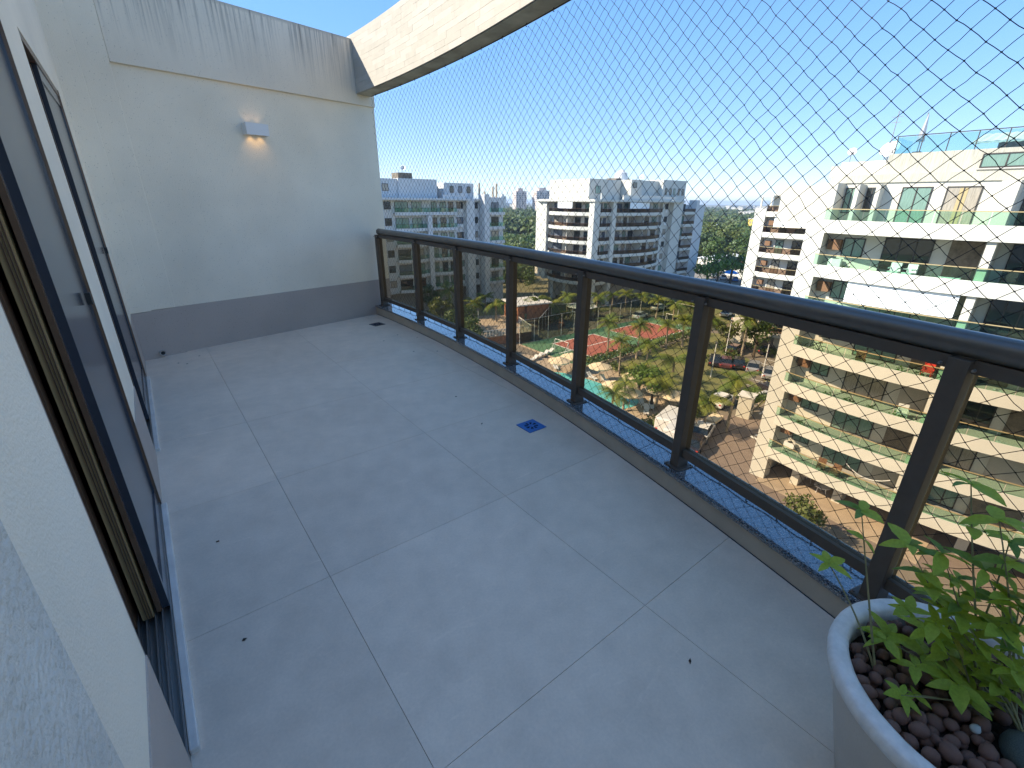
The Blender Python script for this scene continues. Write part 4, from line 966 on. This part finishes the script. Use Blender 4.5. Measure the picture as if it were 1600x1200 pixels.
crowns = [quads_mesh("crown", crown_np(900, 3.2, 2.6, .28, s)+np.array([0, 0, 5.2]), [MT[m]]) for s, m in ((1, 'tree'), (2, 'tree2'), (3, 'tree3'), (4, 'tree'), (5, 'tree2'))]
trunkm = G().tube([(0, 0, 0), (.05, 0, 2), (0, .1, 4.6)], [.3, .22, .14], 7).tube([(.05, 0, 2.2), (1.2, .4, 4.2)], [.12, .06], 5).tube([(.05, 0, 2.6), (-1.0, -.6, 4.4)], [.12, .06], 5).mesh("trunk", MT['bark'])
def tree(px, py, h, ci, sc, label, group="leafy trees beyond the parking", cat="tree"):
    p = at(px, py, GZ+h); t = thing("leafy_tree", label, cat, (p.x, p.y, GZ), random.uniform(0, 6), group); t.scale = (sc,)*3
    put("trunk", trunkm, t); put("crown", crowns[ci], t)
for a in ((1108, 415, 7, 2, 1.3, "light green tree right beside the far end of the middle building"), (1125, 412, 7, 2, 1.3, "light green tree above the parked cars, second from the middle building"), (1148, 400, 8, 4, 1.5, "rounded green tree above the blue canopy"),
          (1165, 408, 7, 2, 1.2, "light green tree touching the brown rail building"), (1120, 385, 9, 3, 1.6, "dark tree behind the light green ones, left"), (1160, 380, 9, 0, 1.6, "dark tree behind the light green ones, right"),
          (1142, 370, 10, 1, 1.9, "big olive tree at the front of the wood right of the middle building"), (1112, 360, 10, 1, 1.9, "big olive tree leaning over the middle building's right edge"), (1172, 420, 5, 2, .9, "small bright tree beside the parking, right end"),
          (1140, 510, 4, 4, .7, "low round tree left of the pilotis of the brown rail building"), (1185, 520, 4, 0, .8, "dark shrub tree inside the pilotis of the brown rail building"),
          (720, 500, 4, 0, .9, "dark bushy tree in front of the terrace wall by the third post"), (735, 515, 4, 3, .8, "dark bushy tree left of the terrace balusters"), (690, 480, 4, 1, .8, "olive tree between the second and third posts"),
          (1022, 600, 3, 2, .7, "bright green shrub tree between the parasols and the lawn"), (1002, 585, 3, 2, .6, "small bright shrub tree behind the pool parasols"), (1085, 640, 2.5, 4, .6, "olive shrub left of the guard booth"), (1178, 620, 2, 2, .45, "low round shrub right of the guard booth"),
          (1262, 790, 3, 4, .5, "yellowish tree at the foot of the cream building's pilotis"), (672, 470, 3, 3, .8, "dark tree at the foot of the left building"), (1120, 462, 5, 4, .9, "tree beside the white car beyond the sixth post"), (1090, 560, 2.5, 2, .55, "shrub half hidden by the sixth post")):
    tree(*a)
# hedges (clipped, countless leaves): one stuff object
def hedge(name, a, b, wdt, h, m, dens=60):
    a = np.array(a, float); b = np.array(b, float); L = np.linalg.norm(b-a); n = int(L*dens); u = rng.uniform(0, 1, n)
    d = (b-a)/L; nn = np.array([-d[1], d[0]])
    P = np.zeros((n, 3)); P[:, :2] = a+np.outer(u*L, d)+np.outer(rng.uniform(-wdt/2, wdt/2, n), nn); P[:, 2] = GZ+h*rng.uniform(.1, 1, n)**.5
    A = rng.normal(size=(n, 3)); A *= (.22/np.linalg.norm(A, axis=1))[:, None]; B = rng.normal(size=(n, 3)); B *= (.16/np.linalg.norm(B, axis=1))[:, None]
    V = np.stack([P-A, P+B, P+A, P-B], 1).reshape(-1, 3); return V
Vs = [hedge("h", *q) for q in (((46, 42.6), (78, 42.4), 1.6, 1.6, 0), ((47, 27), (50, 40), 1.4, 1.3, 0), ((37, 60), (40, 78), 3, 3.0, 0), ((57, 64), (78, 68), 2.5, 1.8, 0), ((40, 84), (70, 84), 2, 1.2, 0), ((50, 24.5), (58, 25.6), 1.5, 1.0, 0), ((66, 30), (74, 36), 2.2, 1.2, 0), ((52, 21), (54, 23), 1.2, .9, 0), ((38, 25.2), (46, 25), 1.3, 1.2, 0), ((84, 44), (100, 58), 3, 1.5, 0), ((72, 16), (76, 34), 2.0, 1.3, 0))]
o = put("hedges", quads_mesh("hedges", np.concatenate(Vs), [MT['tree2'], MT['tree']], rng.integers(0, 2, sum(len(v)//4 for v in Vs)))); tag(o, "clipped hedges and low shrubs edging the court, pool and lawns", "hedge", kind='stuff')
# forest beyond: reads as one mass
def forest():
    tn = [crown_np(300, 4.4, 3.2, .55, 50+i, 9) for i in range(8)]; tf = [crown_np(90, 4.6, 3.2, 1.0, 80+i, 6) for i in range(8)]
    Vs = []; mi = []
    ED = Vector((math.sin(R(38.3)), math.cos(R(38.3)), 0)); ER = Vector((math.cos(R(38.3)), -math.sin(R(38.3)), 0))
    def region(l0, l1, d0, d1, n, tm, h0, h1, s0, s1):
        for _ in range(n):
            d = d0+(d1-d0)*random.random()**1.2; l = d*random.uniform(l0, l1); p = ED*d+ER*l; s = random.uniform(s0, s1)
            t = tm[random.randrange(8)]; a = random.uniform(0, 6.28); c, s_ = math.cos(a), math.sin(a)
            V = t.copy(); V[:, 0], V[:, 1] = (t[:, 0]*c-t[:, 1]*s_)*s, (t[:, 0]*s_+t[:, 1]*c)*s; V[:, 2] *= min(s, 1.5)
            Vs.append(V+np.array([p.x, p.y, GZ+random.uniform(h0, h1)])); mi.append(np.full(len(t)//4, random.choice((0, 0, 1, 1, 2))))
    region(-.09, .10, 185, 260, 190, tn, 2.5, 5, .8, 1.3); region(-.09, .10, 300, 900, 520, tf, 4, 9, 1, 1.8)
    region(-.10, .04, 128, 175, 40, tn, 1.5, 3, .5, .9)
    region(.36, .62, 195, 330, 330, tn, 3, 8, .9, 1.5); region(.36, .62, 470, 1100, 420, tf, 3, 7, 1, 2)
    region(-.4, .9, 1000, 2800, 1100, tf, 0, 6, 1.5, 3.2)
    V = np.concatenate(Vs); return quads_mesh("forest_canopy", V, [MT['tree'], MT['tree2'], MT['treefar']], np.concatenate(mi))
o = put("forest_canopy", forest()); tag(o, "dense green woodland filling the ground between the buildings and the horizon", "wood", kind='stuff')

# ================================================================== CARS
def make_car(kind, m):
    t = thing("parked_car", "car", "car"); L, H, W = (4.3, 1.45, .86) if kind != 'van' else (4.9, 2.0, .95)
    if kind == 'van': prof = [(-2.45, .35), (2.45, .35), (2.45, .95), (2.0, 1.15), (1.5, 1.95), (-2.35, 2.0), (-2.45, 1.8)]; cab = (1.5, -2.3, 1.95)
    else: prof = [(-2.1, .3), (2.15, .3), (2.15, .72), (1.1, .92), (-2.0, .95), (-2.15, .8)]
    g = G(); n = len(prof)
    for y in (-W, W): g.v += [(x, y, z) for x, z in prof]
    g.f += [tuple(range(n)), tuple(reversed(range(n, 2*n)))]+[(i+n, (i+1) % n+n, (i+1) % n, i) for i in range(n)]; g.m += [0]*(n+2)
    bevelled(part("body", g, m, t), .07, 2)
    if kind != 'van':
        c = [(-1.75, .93), (1.05, .90), (.35, 1.42), (-1.15, 1.42)]; g = G()
        g.v += [(x, -W*.93 if i < 2 else -W*.76, z) for i, (x, z) in enumerate(c)]+[(x, W*.93 if i < 2 else W*.76, z) for i, (x, z) in enumerate(c)]
        g.f += [(0, 1, 2, 3), (7, 6, 5, 4), (1, 5, 6, 2), (4, 0, 3, 7)]; g.m += [0]*4; part("window", g, MT['cglass'], t)
        bevelled(part("roof", G().box(-1.2, -W*.78, 1.415, .4, W*.78, 1.455), m, t), .02)
    else:
        g = G()
        for y in (-W-.004, W+.004): g.quad((-2.0, y, 1.2), (1.55, y, 1.2), (1.3, y, 1.75), (-2.0, y, 1.75))
        g.quad((2.0+.01, -.8, 1.17), (2.01, .8, 1.17), (1.56, .75, 1.88), (1.56, -.75, 1.88)); part("window", g, MT['cglass'], t)
    for x in (-1.3, 1.35):
        for y in (-W+.08, W-.08): part("wheel", G().tube([(x, y-.1, .32), (x, y+.1, .32)], .32, 12), MT['tyre'], t)
    for y in (-.62, .62): part("headlight", G().box(2.13 if kind != 'van' else 2.44, y-.16, .62, 2.17 if kind != 'van' else 2.47, y+.16, .76), MT['acw'], t)
    for y in (-.66, .66): part("tail_light", G().box(-2.17 if kind != 'van' else -2.47, y-.12, .66, -2.13 if kind != 'van' else -2.44, y+.12, .82), MT['red'], t)
    register(t); return t
cars = {k: make_car('van' if k == 'van' else 'car', MT[m]) for k, m in (('w', 'cw'), ('s', 'cs'), ('b', 'cb'), ('r', 'cr'), ('u', 'cu'), ('van', 'cw'))}
used = {}
GC = "cars parked in the grounds and streets"
for k, px, py, rz, lab in (('van', 1048, 660, .25, "white van half behind the sixth railing post, the farther of two"), ('van', 1062, 678, .25, "white van half behind the foot of the sixth railing post, the nearer one"), ('w', 1098, 672, .3, "white car just right of the sixth post beside the vans"),
        ('w', 1128, 624, .1, "white car parked behind the palm left of the guard booth"), ('s', 1178, 572, .35, "silver car on the road left of the cream building, the farther one"), ('s', 1204, 582, .35, "silver car on the road touching the cream building's edge"), ('b', 1212, 607, 1.2, "black car peeping out beside the cream building's edge"),
        ('w', 1210, 622, 1.2, "white car peeping out beside the cream building, below the black one"), ('b', 1117, 562, .5, "dark car in the row of three right of the sixth post, left one"), ('r', 1134, 565, .5, "maroon car in the middle of the row of three dark cars"), ('b', 1154, 566, .5, "dark car at the right of the row of three, before the silver cars"),
        ('r', 1148, 545, .1, "dark red car parked in front of the brown rail building"), ('b', 1200, 546, .1, "black car by the pilotis of the brown rail building"), ('w', 1136, 489, .2, "white car beyond the sixth post, left of the pilotis"), ('w', 1154, 496, .2, "white car touching the brown rail building's left pier"), ('w', 1030, 480, .1, "white car parked beyond the court fence"),
        ('u', 1148, 436, .6, "blue car in the far street right of the middle building"), ('w', 1130, 433, .6, "white car in the far street beside the blue one"), ('s', 1116, 430, .6, "silver car in the far street nearest the middle building"), ('w', 1165, 437, .6, "white car in the far street beside the brown rail building"), ('s', 1156, 428, .6, "grey car behind the blue car in the far street"), ('w', 1000, 492, .2, "white car just beyond the court netting"),
        ('b', 1086, 690, .3, "dark car low beside the white vans")):
    p = at(px, py, GZ+.7)
    if k not in used: used[k] = 1; c = cars[k]; c.location = (p.x, p.y, GZ+.05); c.rotation_euler = (0, 0, rz); c['label'] = lab; c['group'] = GC
    else: clone(cars[k], lab, (p.x, p.y, GZ+.05), rz, GC)
    if k == 'van': pass

# ================================================================== POOLSIDE, COURT, PLAYGROUND
def parasol(px, py, label, s=1.6):
    p = at(px, py, GZ+2.4); t = thing("parasol", label, "parasol", (p.x, p.y, GZ+.12), random.uniform(0, 1), "cream parasols on the pool deck")
    g = G(); n = 8; g.v.append((0, 0, 2.75)); g.v += [(s*math.cos(2*math.pi*k/n), s*math.sin(2*math.pi*k/n), 2.15) for k in range(n)]; g.v += [(s*math.cos(2*math.pi*k/n), s*math.sin(2*math.pi*k/n), 2.0) for k in range(n)]
    for k in range(n): g.f += [(0, 1+k, 1+(k+1) % n), (1+k, n+1+k, n+1+(k+1) % n, 1+(k+1) % n)]; g.m += [0, 0]
    part("canopy", g, MT['para'], t); part("pole", G().tube([(0, 0, 0), (0, 0, 2.74)], .04, 6), MT['trunk'], t); part("base", G().cone((0, 0), .3, .28, 0, .1, 10), MT['deck'], t)
for px, py, lab in ((893, 556, "cream parasol left of the fifth post above the pool"), (938, 571, "cream parasol behind the pool just right of the fifth post"), (992, 587, "cream parasol between two palms behind the pool"), (985, 612, "cream parasol nearest the right tip of the pool"), (1030, 607, "cream parasol in front of the bright shrubs"), (1055, 616, "cream parasol just left of the sixth post"), (874, 562, "cream parasol partly behind the one left of the fifth post"), (962, 600, "cream parasol leaning over the right side of the pool")): parasol(px, py, lab)
def lounger():
    t = thing("sun_lounger", "l", "sun lounger"); part("bed", G().box(-1, -.3, .28, .35, .3, .34), MT['acw'], t)
    part("backrest", G().quad((.35, -.3, .34), (.35, .3, .34), (.95, .3, .75), (.95, -.3, .75)).quad((.35, -.3, .30), (.95, -.3, .71), (.95, .3, .71), (.35, .3, .30)), MT['acw'], t)
    for x in (-.9, .3):
        for y in (-.26, .26): part("leg", G().box(x-.03, y-.03, 0, x+.03, y+.03, .28), MT['acw'], t)
    register(t); return t
lg0 = lounger(); GL = "white sun loungers on the pool deck"
for i, (px, py, rz, lab) in enumerate(((833, 560, .2, "first white sun lounger beside the court wall, left end"), (841, 556, .2, "second white sun lounger beside the court wall"), (850, 552, .2, "third white sun lounger beside the court wall"), (858, 549, .2, "white sun lounger beside the court wall, right end"),
        (868, 572, 1.0, "white sun lounger left of the fifth post on the pool deck"), (925, 588, 1.4, "white sun lounger right of the fifth post behind the pool"), (945, 592, 1.2, "white sun lounger in the middle behind the pool"), (1010, 640, .6, "white sun lounger at the near right of the pool"), (1018, 632, .6, "white sun lounger behind the one at the near right of the pool"), (1003, 628, .9, "white sun lounger close to the pool's right tip"))):
    p = at(px, py, GZ+.5)
    if i == 0: lg0.location = (p.x, p.y, GZ+.12); lg0.rotation_euler = (0, 0, rz); lg0['label'] = lab; lg0['group'] = GL
    else: clone(lg0, lab, (p.x, p.y, GZ+.12), rz, GL)
# raised play terrace with balusters and brick pavilion
tr = thing("play_terrace", "raised terrace with orange brick base and white balusters beside the court", "terrace")
part("base", G().prism([(40.5, 60.6), (50.5, 58.6), (55, 71), (45, 75)], GZ, GZ+1.5), MT['orange'], tr)
part("paving", G().prism([(40.3, 60.4), (50.7, 58.4), (55.2, 71.2), (44.9, 75.2)], GZ+1.5, GZ+1.62), MT['deck'], tr)
for a, b in (((40.5, 60.6), (50.5, 58.6)), ((50.5, 58.6), (55, 71)), ((40.5, 60.6), (45, 75))):
    A = Vector((*a, GZ+1.62)); B = Vector((*b, GZ+1.62)); L = (B-A).length; n = int(L/.55)
    part("top_rail", G().tube([A+Vector((0, 0, 1.0)), B+Vector((0, 0, 1.0))], .06, 6), MT['acw'], tr)
    for k in range(n+1):
        p = A+(B-A)*k/n; part("baluster", G().tube([p, p+Vector((0, 0, 1.0))], .06, 5), MT['acw'], tr)
pv = thing("brick_pavilion", "orange brick pavilion with a flat pale roof behind the terrace", "pavilion", (54.5, 68, GZ+1.62), -.2)
part("wall", G().box(-1.2, -3.2, 0, .2, -2.4, 3.0).box(.8, -3.2, 0, 5.4, -2.9, 3.0).box(-1.2, 2.2, 0, 5.4, 2.6, 3.0), MT['orange'], pv)
part("roof", G().box(-1.6, -3.7, 3.0, 5.9, 3.1, 3.25), MT['acw'], pv)
def fence_line(name, label, pts, h, m, step=3.0):
    t = thing(name, label, "fence")
    for a, b in zip(pts, pts[1:]):
        A = Vector((*a, GZ+.05)); B = Vector((*b, GZ+.05)); n = max(1, int((B-A).length/step))
        for k in range(n+1): p = A+(B-A)*k/n; part("fence_post", G().tube([p, p+Vector((0, 0, h))], .045, 6), MT['acw'], t)
        part("netting", G().quad(A, B, B+Vector((0, 0, h)), A+Vector((0, 0, h))), MT['fence'], t)
        part("top_wire", G().tube([A+Vector((0, 0, h)), B+Vector((0, 0, h))], .03, 5), MT['acw'], t)
fence_line("court_fence", "tall dark netting fence on pale posts behind the sports court", [(47.3, 57.9), (82.3, 57.2), (81.6, 43.4)], 4.0, None)
fence_line("play_fence", "tall netting fence with pale posts left of the sports court", [(52, 58.4), (62, 66), (70, 62)], 3.6, None)
def goal(x, y, rz, label):
    t = thing("court_goal", label, "goal", (x, y, GZ+.11), rz); part("frame", G().tube([(0, -1.5, 0), (0, -1.5, 2), (0, 1.5, 2), (0, 1.5, 0)], .06, 6), MT['acw'], t)
    part("bracing", G().tube([(0, -1.5, 2), (-.9, -1.5, 0)], .04, 5).tube([(0, 1.5, 2), (-.9, 1.5, 0)], .04, 5), MT['acw'], t)
goal(49.5, 50, 0, "white goal frame at the left end of the sports court"); goal(79.8, 50, math.pi, "white goal frame at the right end of the sports court")
sl_ = thing("play_slide", "orange playground slide left of the sports court", "slide", (*at(877, 508, GZ+1)[:2], GZ), .6)
part("chute", G().quad((0, -.3, 1.6), (0, .3, 1.6), (2.4, .3, .3), (2.4, -.3, .3)).box(-.6, -.4, 1.5, 0, .4, 1.6), MT['orange'], sl_)
part("ladder", G().tube([(-.6, -.3, 0), (-.5, -.3, 2.2)], .05, 5).tube([(-.6, .3, 0), (-.5, .3, 2.2)], .05, 5), MT['orange'], sl_)
# round sand coloured gazebo with pale roof at the foot of the middle building
gz = thing("gazebo", "round gazebo with a pale conical roof at the foot of the middle building", "gazebo", (*at(908, 486, GZ+1.5)[:2], GZ), 0)
part("roof", G().cone((0, 0), 3.2, .1, 2.6, 3.5, 16), MT['acw'], gz); part("drum", G().cone((0, 0), 2.2, 2.2, 0, 2.6, 16), MT['inner'], gz)
# guard booth, utility box, lamps
bt = thing("guard_booth", "narrow cream guard booth beside the round shrub", "booth", (*at(1162, 648, GZ+.2)[:2], GZ), .2)
part("wall", G().box(-.7, -.7, 0, .7, .7, 2.6), MT['cream'], bt); part("roof", G().box(-.85, -.85, 2.6, .85, .85, 2.75), MT['acw'], bt); part("window", G().box(-.4, -.71, 1.1, .4, -.702, 1.9), MT['cglass'], bt)
tk = thing("utility_cart", "small sand coloured flatbed cart standing on the road below the booth", "cart", (*at(1115, 657, GZ+.4)[:2], GZ), .1)
part("bed", G().box(-1.1, -.6, .5, 1.1, .6, .8), MT['para'], tk); part("handle", G().tube([(1.1, 0, .6), (1.9, 0, .35)], .05, 5), MT['black'], tk)
for x in (-.6, .6):
    for y in (-.5, .5): part("wheel", G().tube([(x, y-.06, .28), (x, y+.06, .28)], .28, 10), MT['tyre'], tk)
for px, py, h, lab in ((832, 505, 6, "tall pale lamp post right of the fourth railing post"), (748, 530, 5.2, "tall pale lamp post at the left corner of the baluster terrace"), (1132, 560, 6, "lamp post right of the sixth railing post among the dark cars"), (1110, 590, 5, "dark lamp post on the road below the dark cars"), (1062, 640, 6, "lamp post rising beside the sixth railing post"), (706, 500, 6, "lamp post left of the third railing post"), (1190, 590, 5, "lamp post in front of the silver cars")):
    p = at(px, py, GZ); t = thing("street_lamp", lab, "street lamp", (p.x, p.y, GZ), .5, "lamp posts in the grounds")
    part("pole", G().tube([(0, 0, 0), (0, 0, h)], [.08, .05], 6), MT['acw'], t); part("lamp_head", G().box(-.5, -.12, h, .5, .12, h+.1), MT['frame'], t)
cn = thing("blue_canopy", "bright blue canopy in the far street right of the middle building", "canopy", (*at(1142, 425, GZ+2.6)[:2], GZ), .3)
part("roof", G().cone((0, 0), 2.6, .3, 2.3, 3.3, 8), MT['bluec'], cn)
for a in range(4): part("pole", G().tube([(1.8*math.cos(a*1.57+.4), 1.8*math.sin(a*1.57+.4), 0), (1.8*math.cos(a*1.57+.4), 1.8*math.sin(a*1.57+.4), 2.4)], .05, 5), MT['steel'], cn)
# figure sculpture, bench tables under the near building
for px, py, lab in ((1262, 742, "white garden table under the cream building's pilotis, left one"), (1285, 760, "white garden table under the cream building's pilotis, right one")):
    p = at(px, py, GZ+.7); t = thing("garden_table", lab, "table", (p.x, p.y, GZ+.03), .3); part("top", G().cone((0, 0), .6, .6, .7, .76, 14), MT['acw'], t)
    for a in range(3): part("leg", G().tube([(.4*math.cos(a*2.1), .4*math.sin(a*2.1), 0), (.3*math.cos(a*2.1), .3*math.sin(a*2.1), .7)], .03, 5), MT['acw'], t)
terr = struct("paved_forecourt", G().prism([(36.5, 2), (42.5, 2), (42.5, 13.5), (38, 13.5)], GZ, GZ+.08), MT['deck'])

# ================================================================== FAR CITY
def tower(px, w_, dep, ztop, dist, m, label, grp=None):
    k = dist/ (math.sin(R(38.3))*0+1); d = FW+RT*((px-800)/FPX); d.z = 0; d.normalize(); p = d*dist
    t = thing("distant_tower", label, "tower block", (p.x, p.y, GZ), -.35, grp)
    part("wall", G().box(-w_/2, -dep/2, 0, w_/2, dep/2, ztop-GZ), MT[m], t)
    g = G(); n = int((ztop-GZ)/3.2)
    for k in range(2, n):
        z = k*3.2
        for j in range(int(w_/5)): g.box(-w_/2+1.2+j*5, -dep/2-.15, z, -w_/2+3.8+j*5, -dep/2+.1, z+1.6)
        for j in range(int(dep/5)): g.box(-w_/2-.15, -dep/2+1.2+j*5, z, -w_/2+.1, -dep/2+3.8+j*5, z+1.6)
    part("windows", g, MT['fardark'], t, kind='stuff'); part("roof", G().box(-w_/4, -dep/4, ztop-GZ, w_/4, dep/4, ztop-GZ+5), MT[m], t); return t
tower(808, 20, 20, 19, 900, 'pinkt', "pale salmon distant tower, the left one of two between the buildings")
tower(837, 26, 22, 20, 900, 'pinkt', "pale salmon distant tower, the right wider one of two between the buildings")
tower(785, 14, 20, 14, 1300, 'white', "small white distant tower left of the salmon pair")
far = G().box(-1, -1, 0, 1, 1, 1).mesh("wall", MT['white']); farr = G().box(-1.03, -1.03, 1, 1.03, 1.03, 1.05).mesh("roof", MT['soff']); farc = G().box(-1, -1, 0, 1, 1, 1).mesh("wall", MT['peach'])
wing = G()
for k in range(3):
    for j in range(5): wing.box(-.9+j*.37, -1.01, .2+k*.27, -.72+j*.37, -.99, .34+k*.27); wing.box(-1.01, -.9+j*.37, .2+k*.27, -.99, -.72+j*.37, .34+k*.27)
wingm = wing.mesh("windows", MT['fardark'])
def block(px, dist, w_, dep, h, label, m=far, grp="low white buildings on the horizon"):
    d = FW+RT*((px-800)/FPX); d.z = 0; d.normalize(); p = d*dist
    t = thing("distant_building", label, "building", (p.x, p.y, GZ), random.uniform(-.2, .2), grp); t.scale = (w_/2, dep/2, h); put("wall", m, t); o = put("windows", wingm, t); o['kind'] = 'stuff'; put("roof", farr, t)
for k in range(120):
    px = random.choice((random.uniform(1095, 1290), random.uniform(1095, 1200), random.uniform(1095, 1200), random.uniform(590, 1100))); dist = random.uniform(900, 2600)
    block(px, dist, random.uniform(15, 60), random.uniform(12, 30), random.uniform(6, 12)*(1+(dist > 1500)*.3), "low white building in the hazy city along the horizon")
block(1160, 420, 50, 18, 11, "peach coloured long building with red roof beyond the wood", farc, None)
block(1136, 400, 12, 10, 12, "small yellow fronted building at the left end of the peach one", G().box(-1, -1, 0, 1, 1, 1).mesh("wall", MT['yellow']), None)
p = at(1165, 345, GZ+12); tag(part("red_roof", G().prism([(-30, 0), (0, 7), (30, 0)], -8, 8), MT['rooftile']), "x", "roof")
bpy.data.objects.remove(bpy.data.objects["red_roof"])
for px, py, w_, h, lab in ((820, 355, 26, 4, "long low shed with pale roof in the wood left of the middle building"), (1120, 352, 26, 4, "long low shed with pale roof beyond the wood right of the middle building"), (1130, 400, 16, 4, "low tan roofed house among the trees right of the middle building"), (1165, 412, 9, 4, "small terracotta roofed house beside the brown rail building")):
    p = at(px, py, GZ+h); t = thing("low_house", lab, "house", (p.x, p.y, GZ), -.3); sc = 1
    part("wall", G().box(-w_/2, -4, 0, w_/2, 4, h-.8), MT['cream'], t)
    g = G(); v = [(-w_/2-.5, -4.5, h-.8), (w_/2+.5, -4.5, h-.8), (w_/2+.5, 4.5, h-.8), (-w_/2-.5, 4.5, h-.8), (-w_/2+2, 0, h+.8), (w_/2-2, 0, h+.8)]
    g.v = v; g.f = [(0, 1, 5, 4), (1, 2, 5), (2, 3, 4, 5), (3, 0, 4), (0, 3, 2, 1)]; g.m = [0]*5
    part("roof", g, MT['rooftile'] if 'terracotta' in lab else MT['acw'], t)

# ================================================================== HAZE
hz = bpy.data.materials.new("air haze"); hz.use_nodes = True
nn = hz.node_tree.nodes; nn.remove(nn["Principled BSDF"]); pvn = nn.new("ShaderNodeVolumePrincipled")
pvn.inputs["Color"].default_value = (.62, .78, 1, 1); pvn.inputs["Density"].default_value = .00018; pvn.inputs["Anisotropy"].default_value = .2
hz.node_tree.links.new(pvn.outputs[0], nn["Material Output"].inputs["Volume"])
haze = put("haze", G().box(-9100, -9100, -22, 9200, 9200, 36).mesh("haze", hz)); tag(haze, "thin pale air haze lying over the gardens and the far city", "haze", kind='stuff')
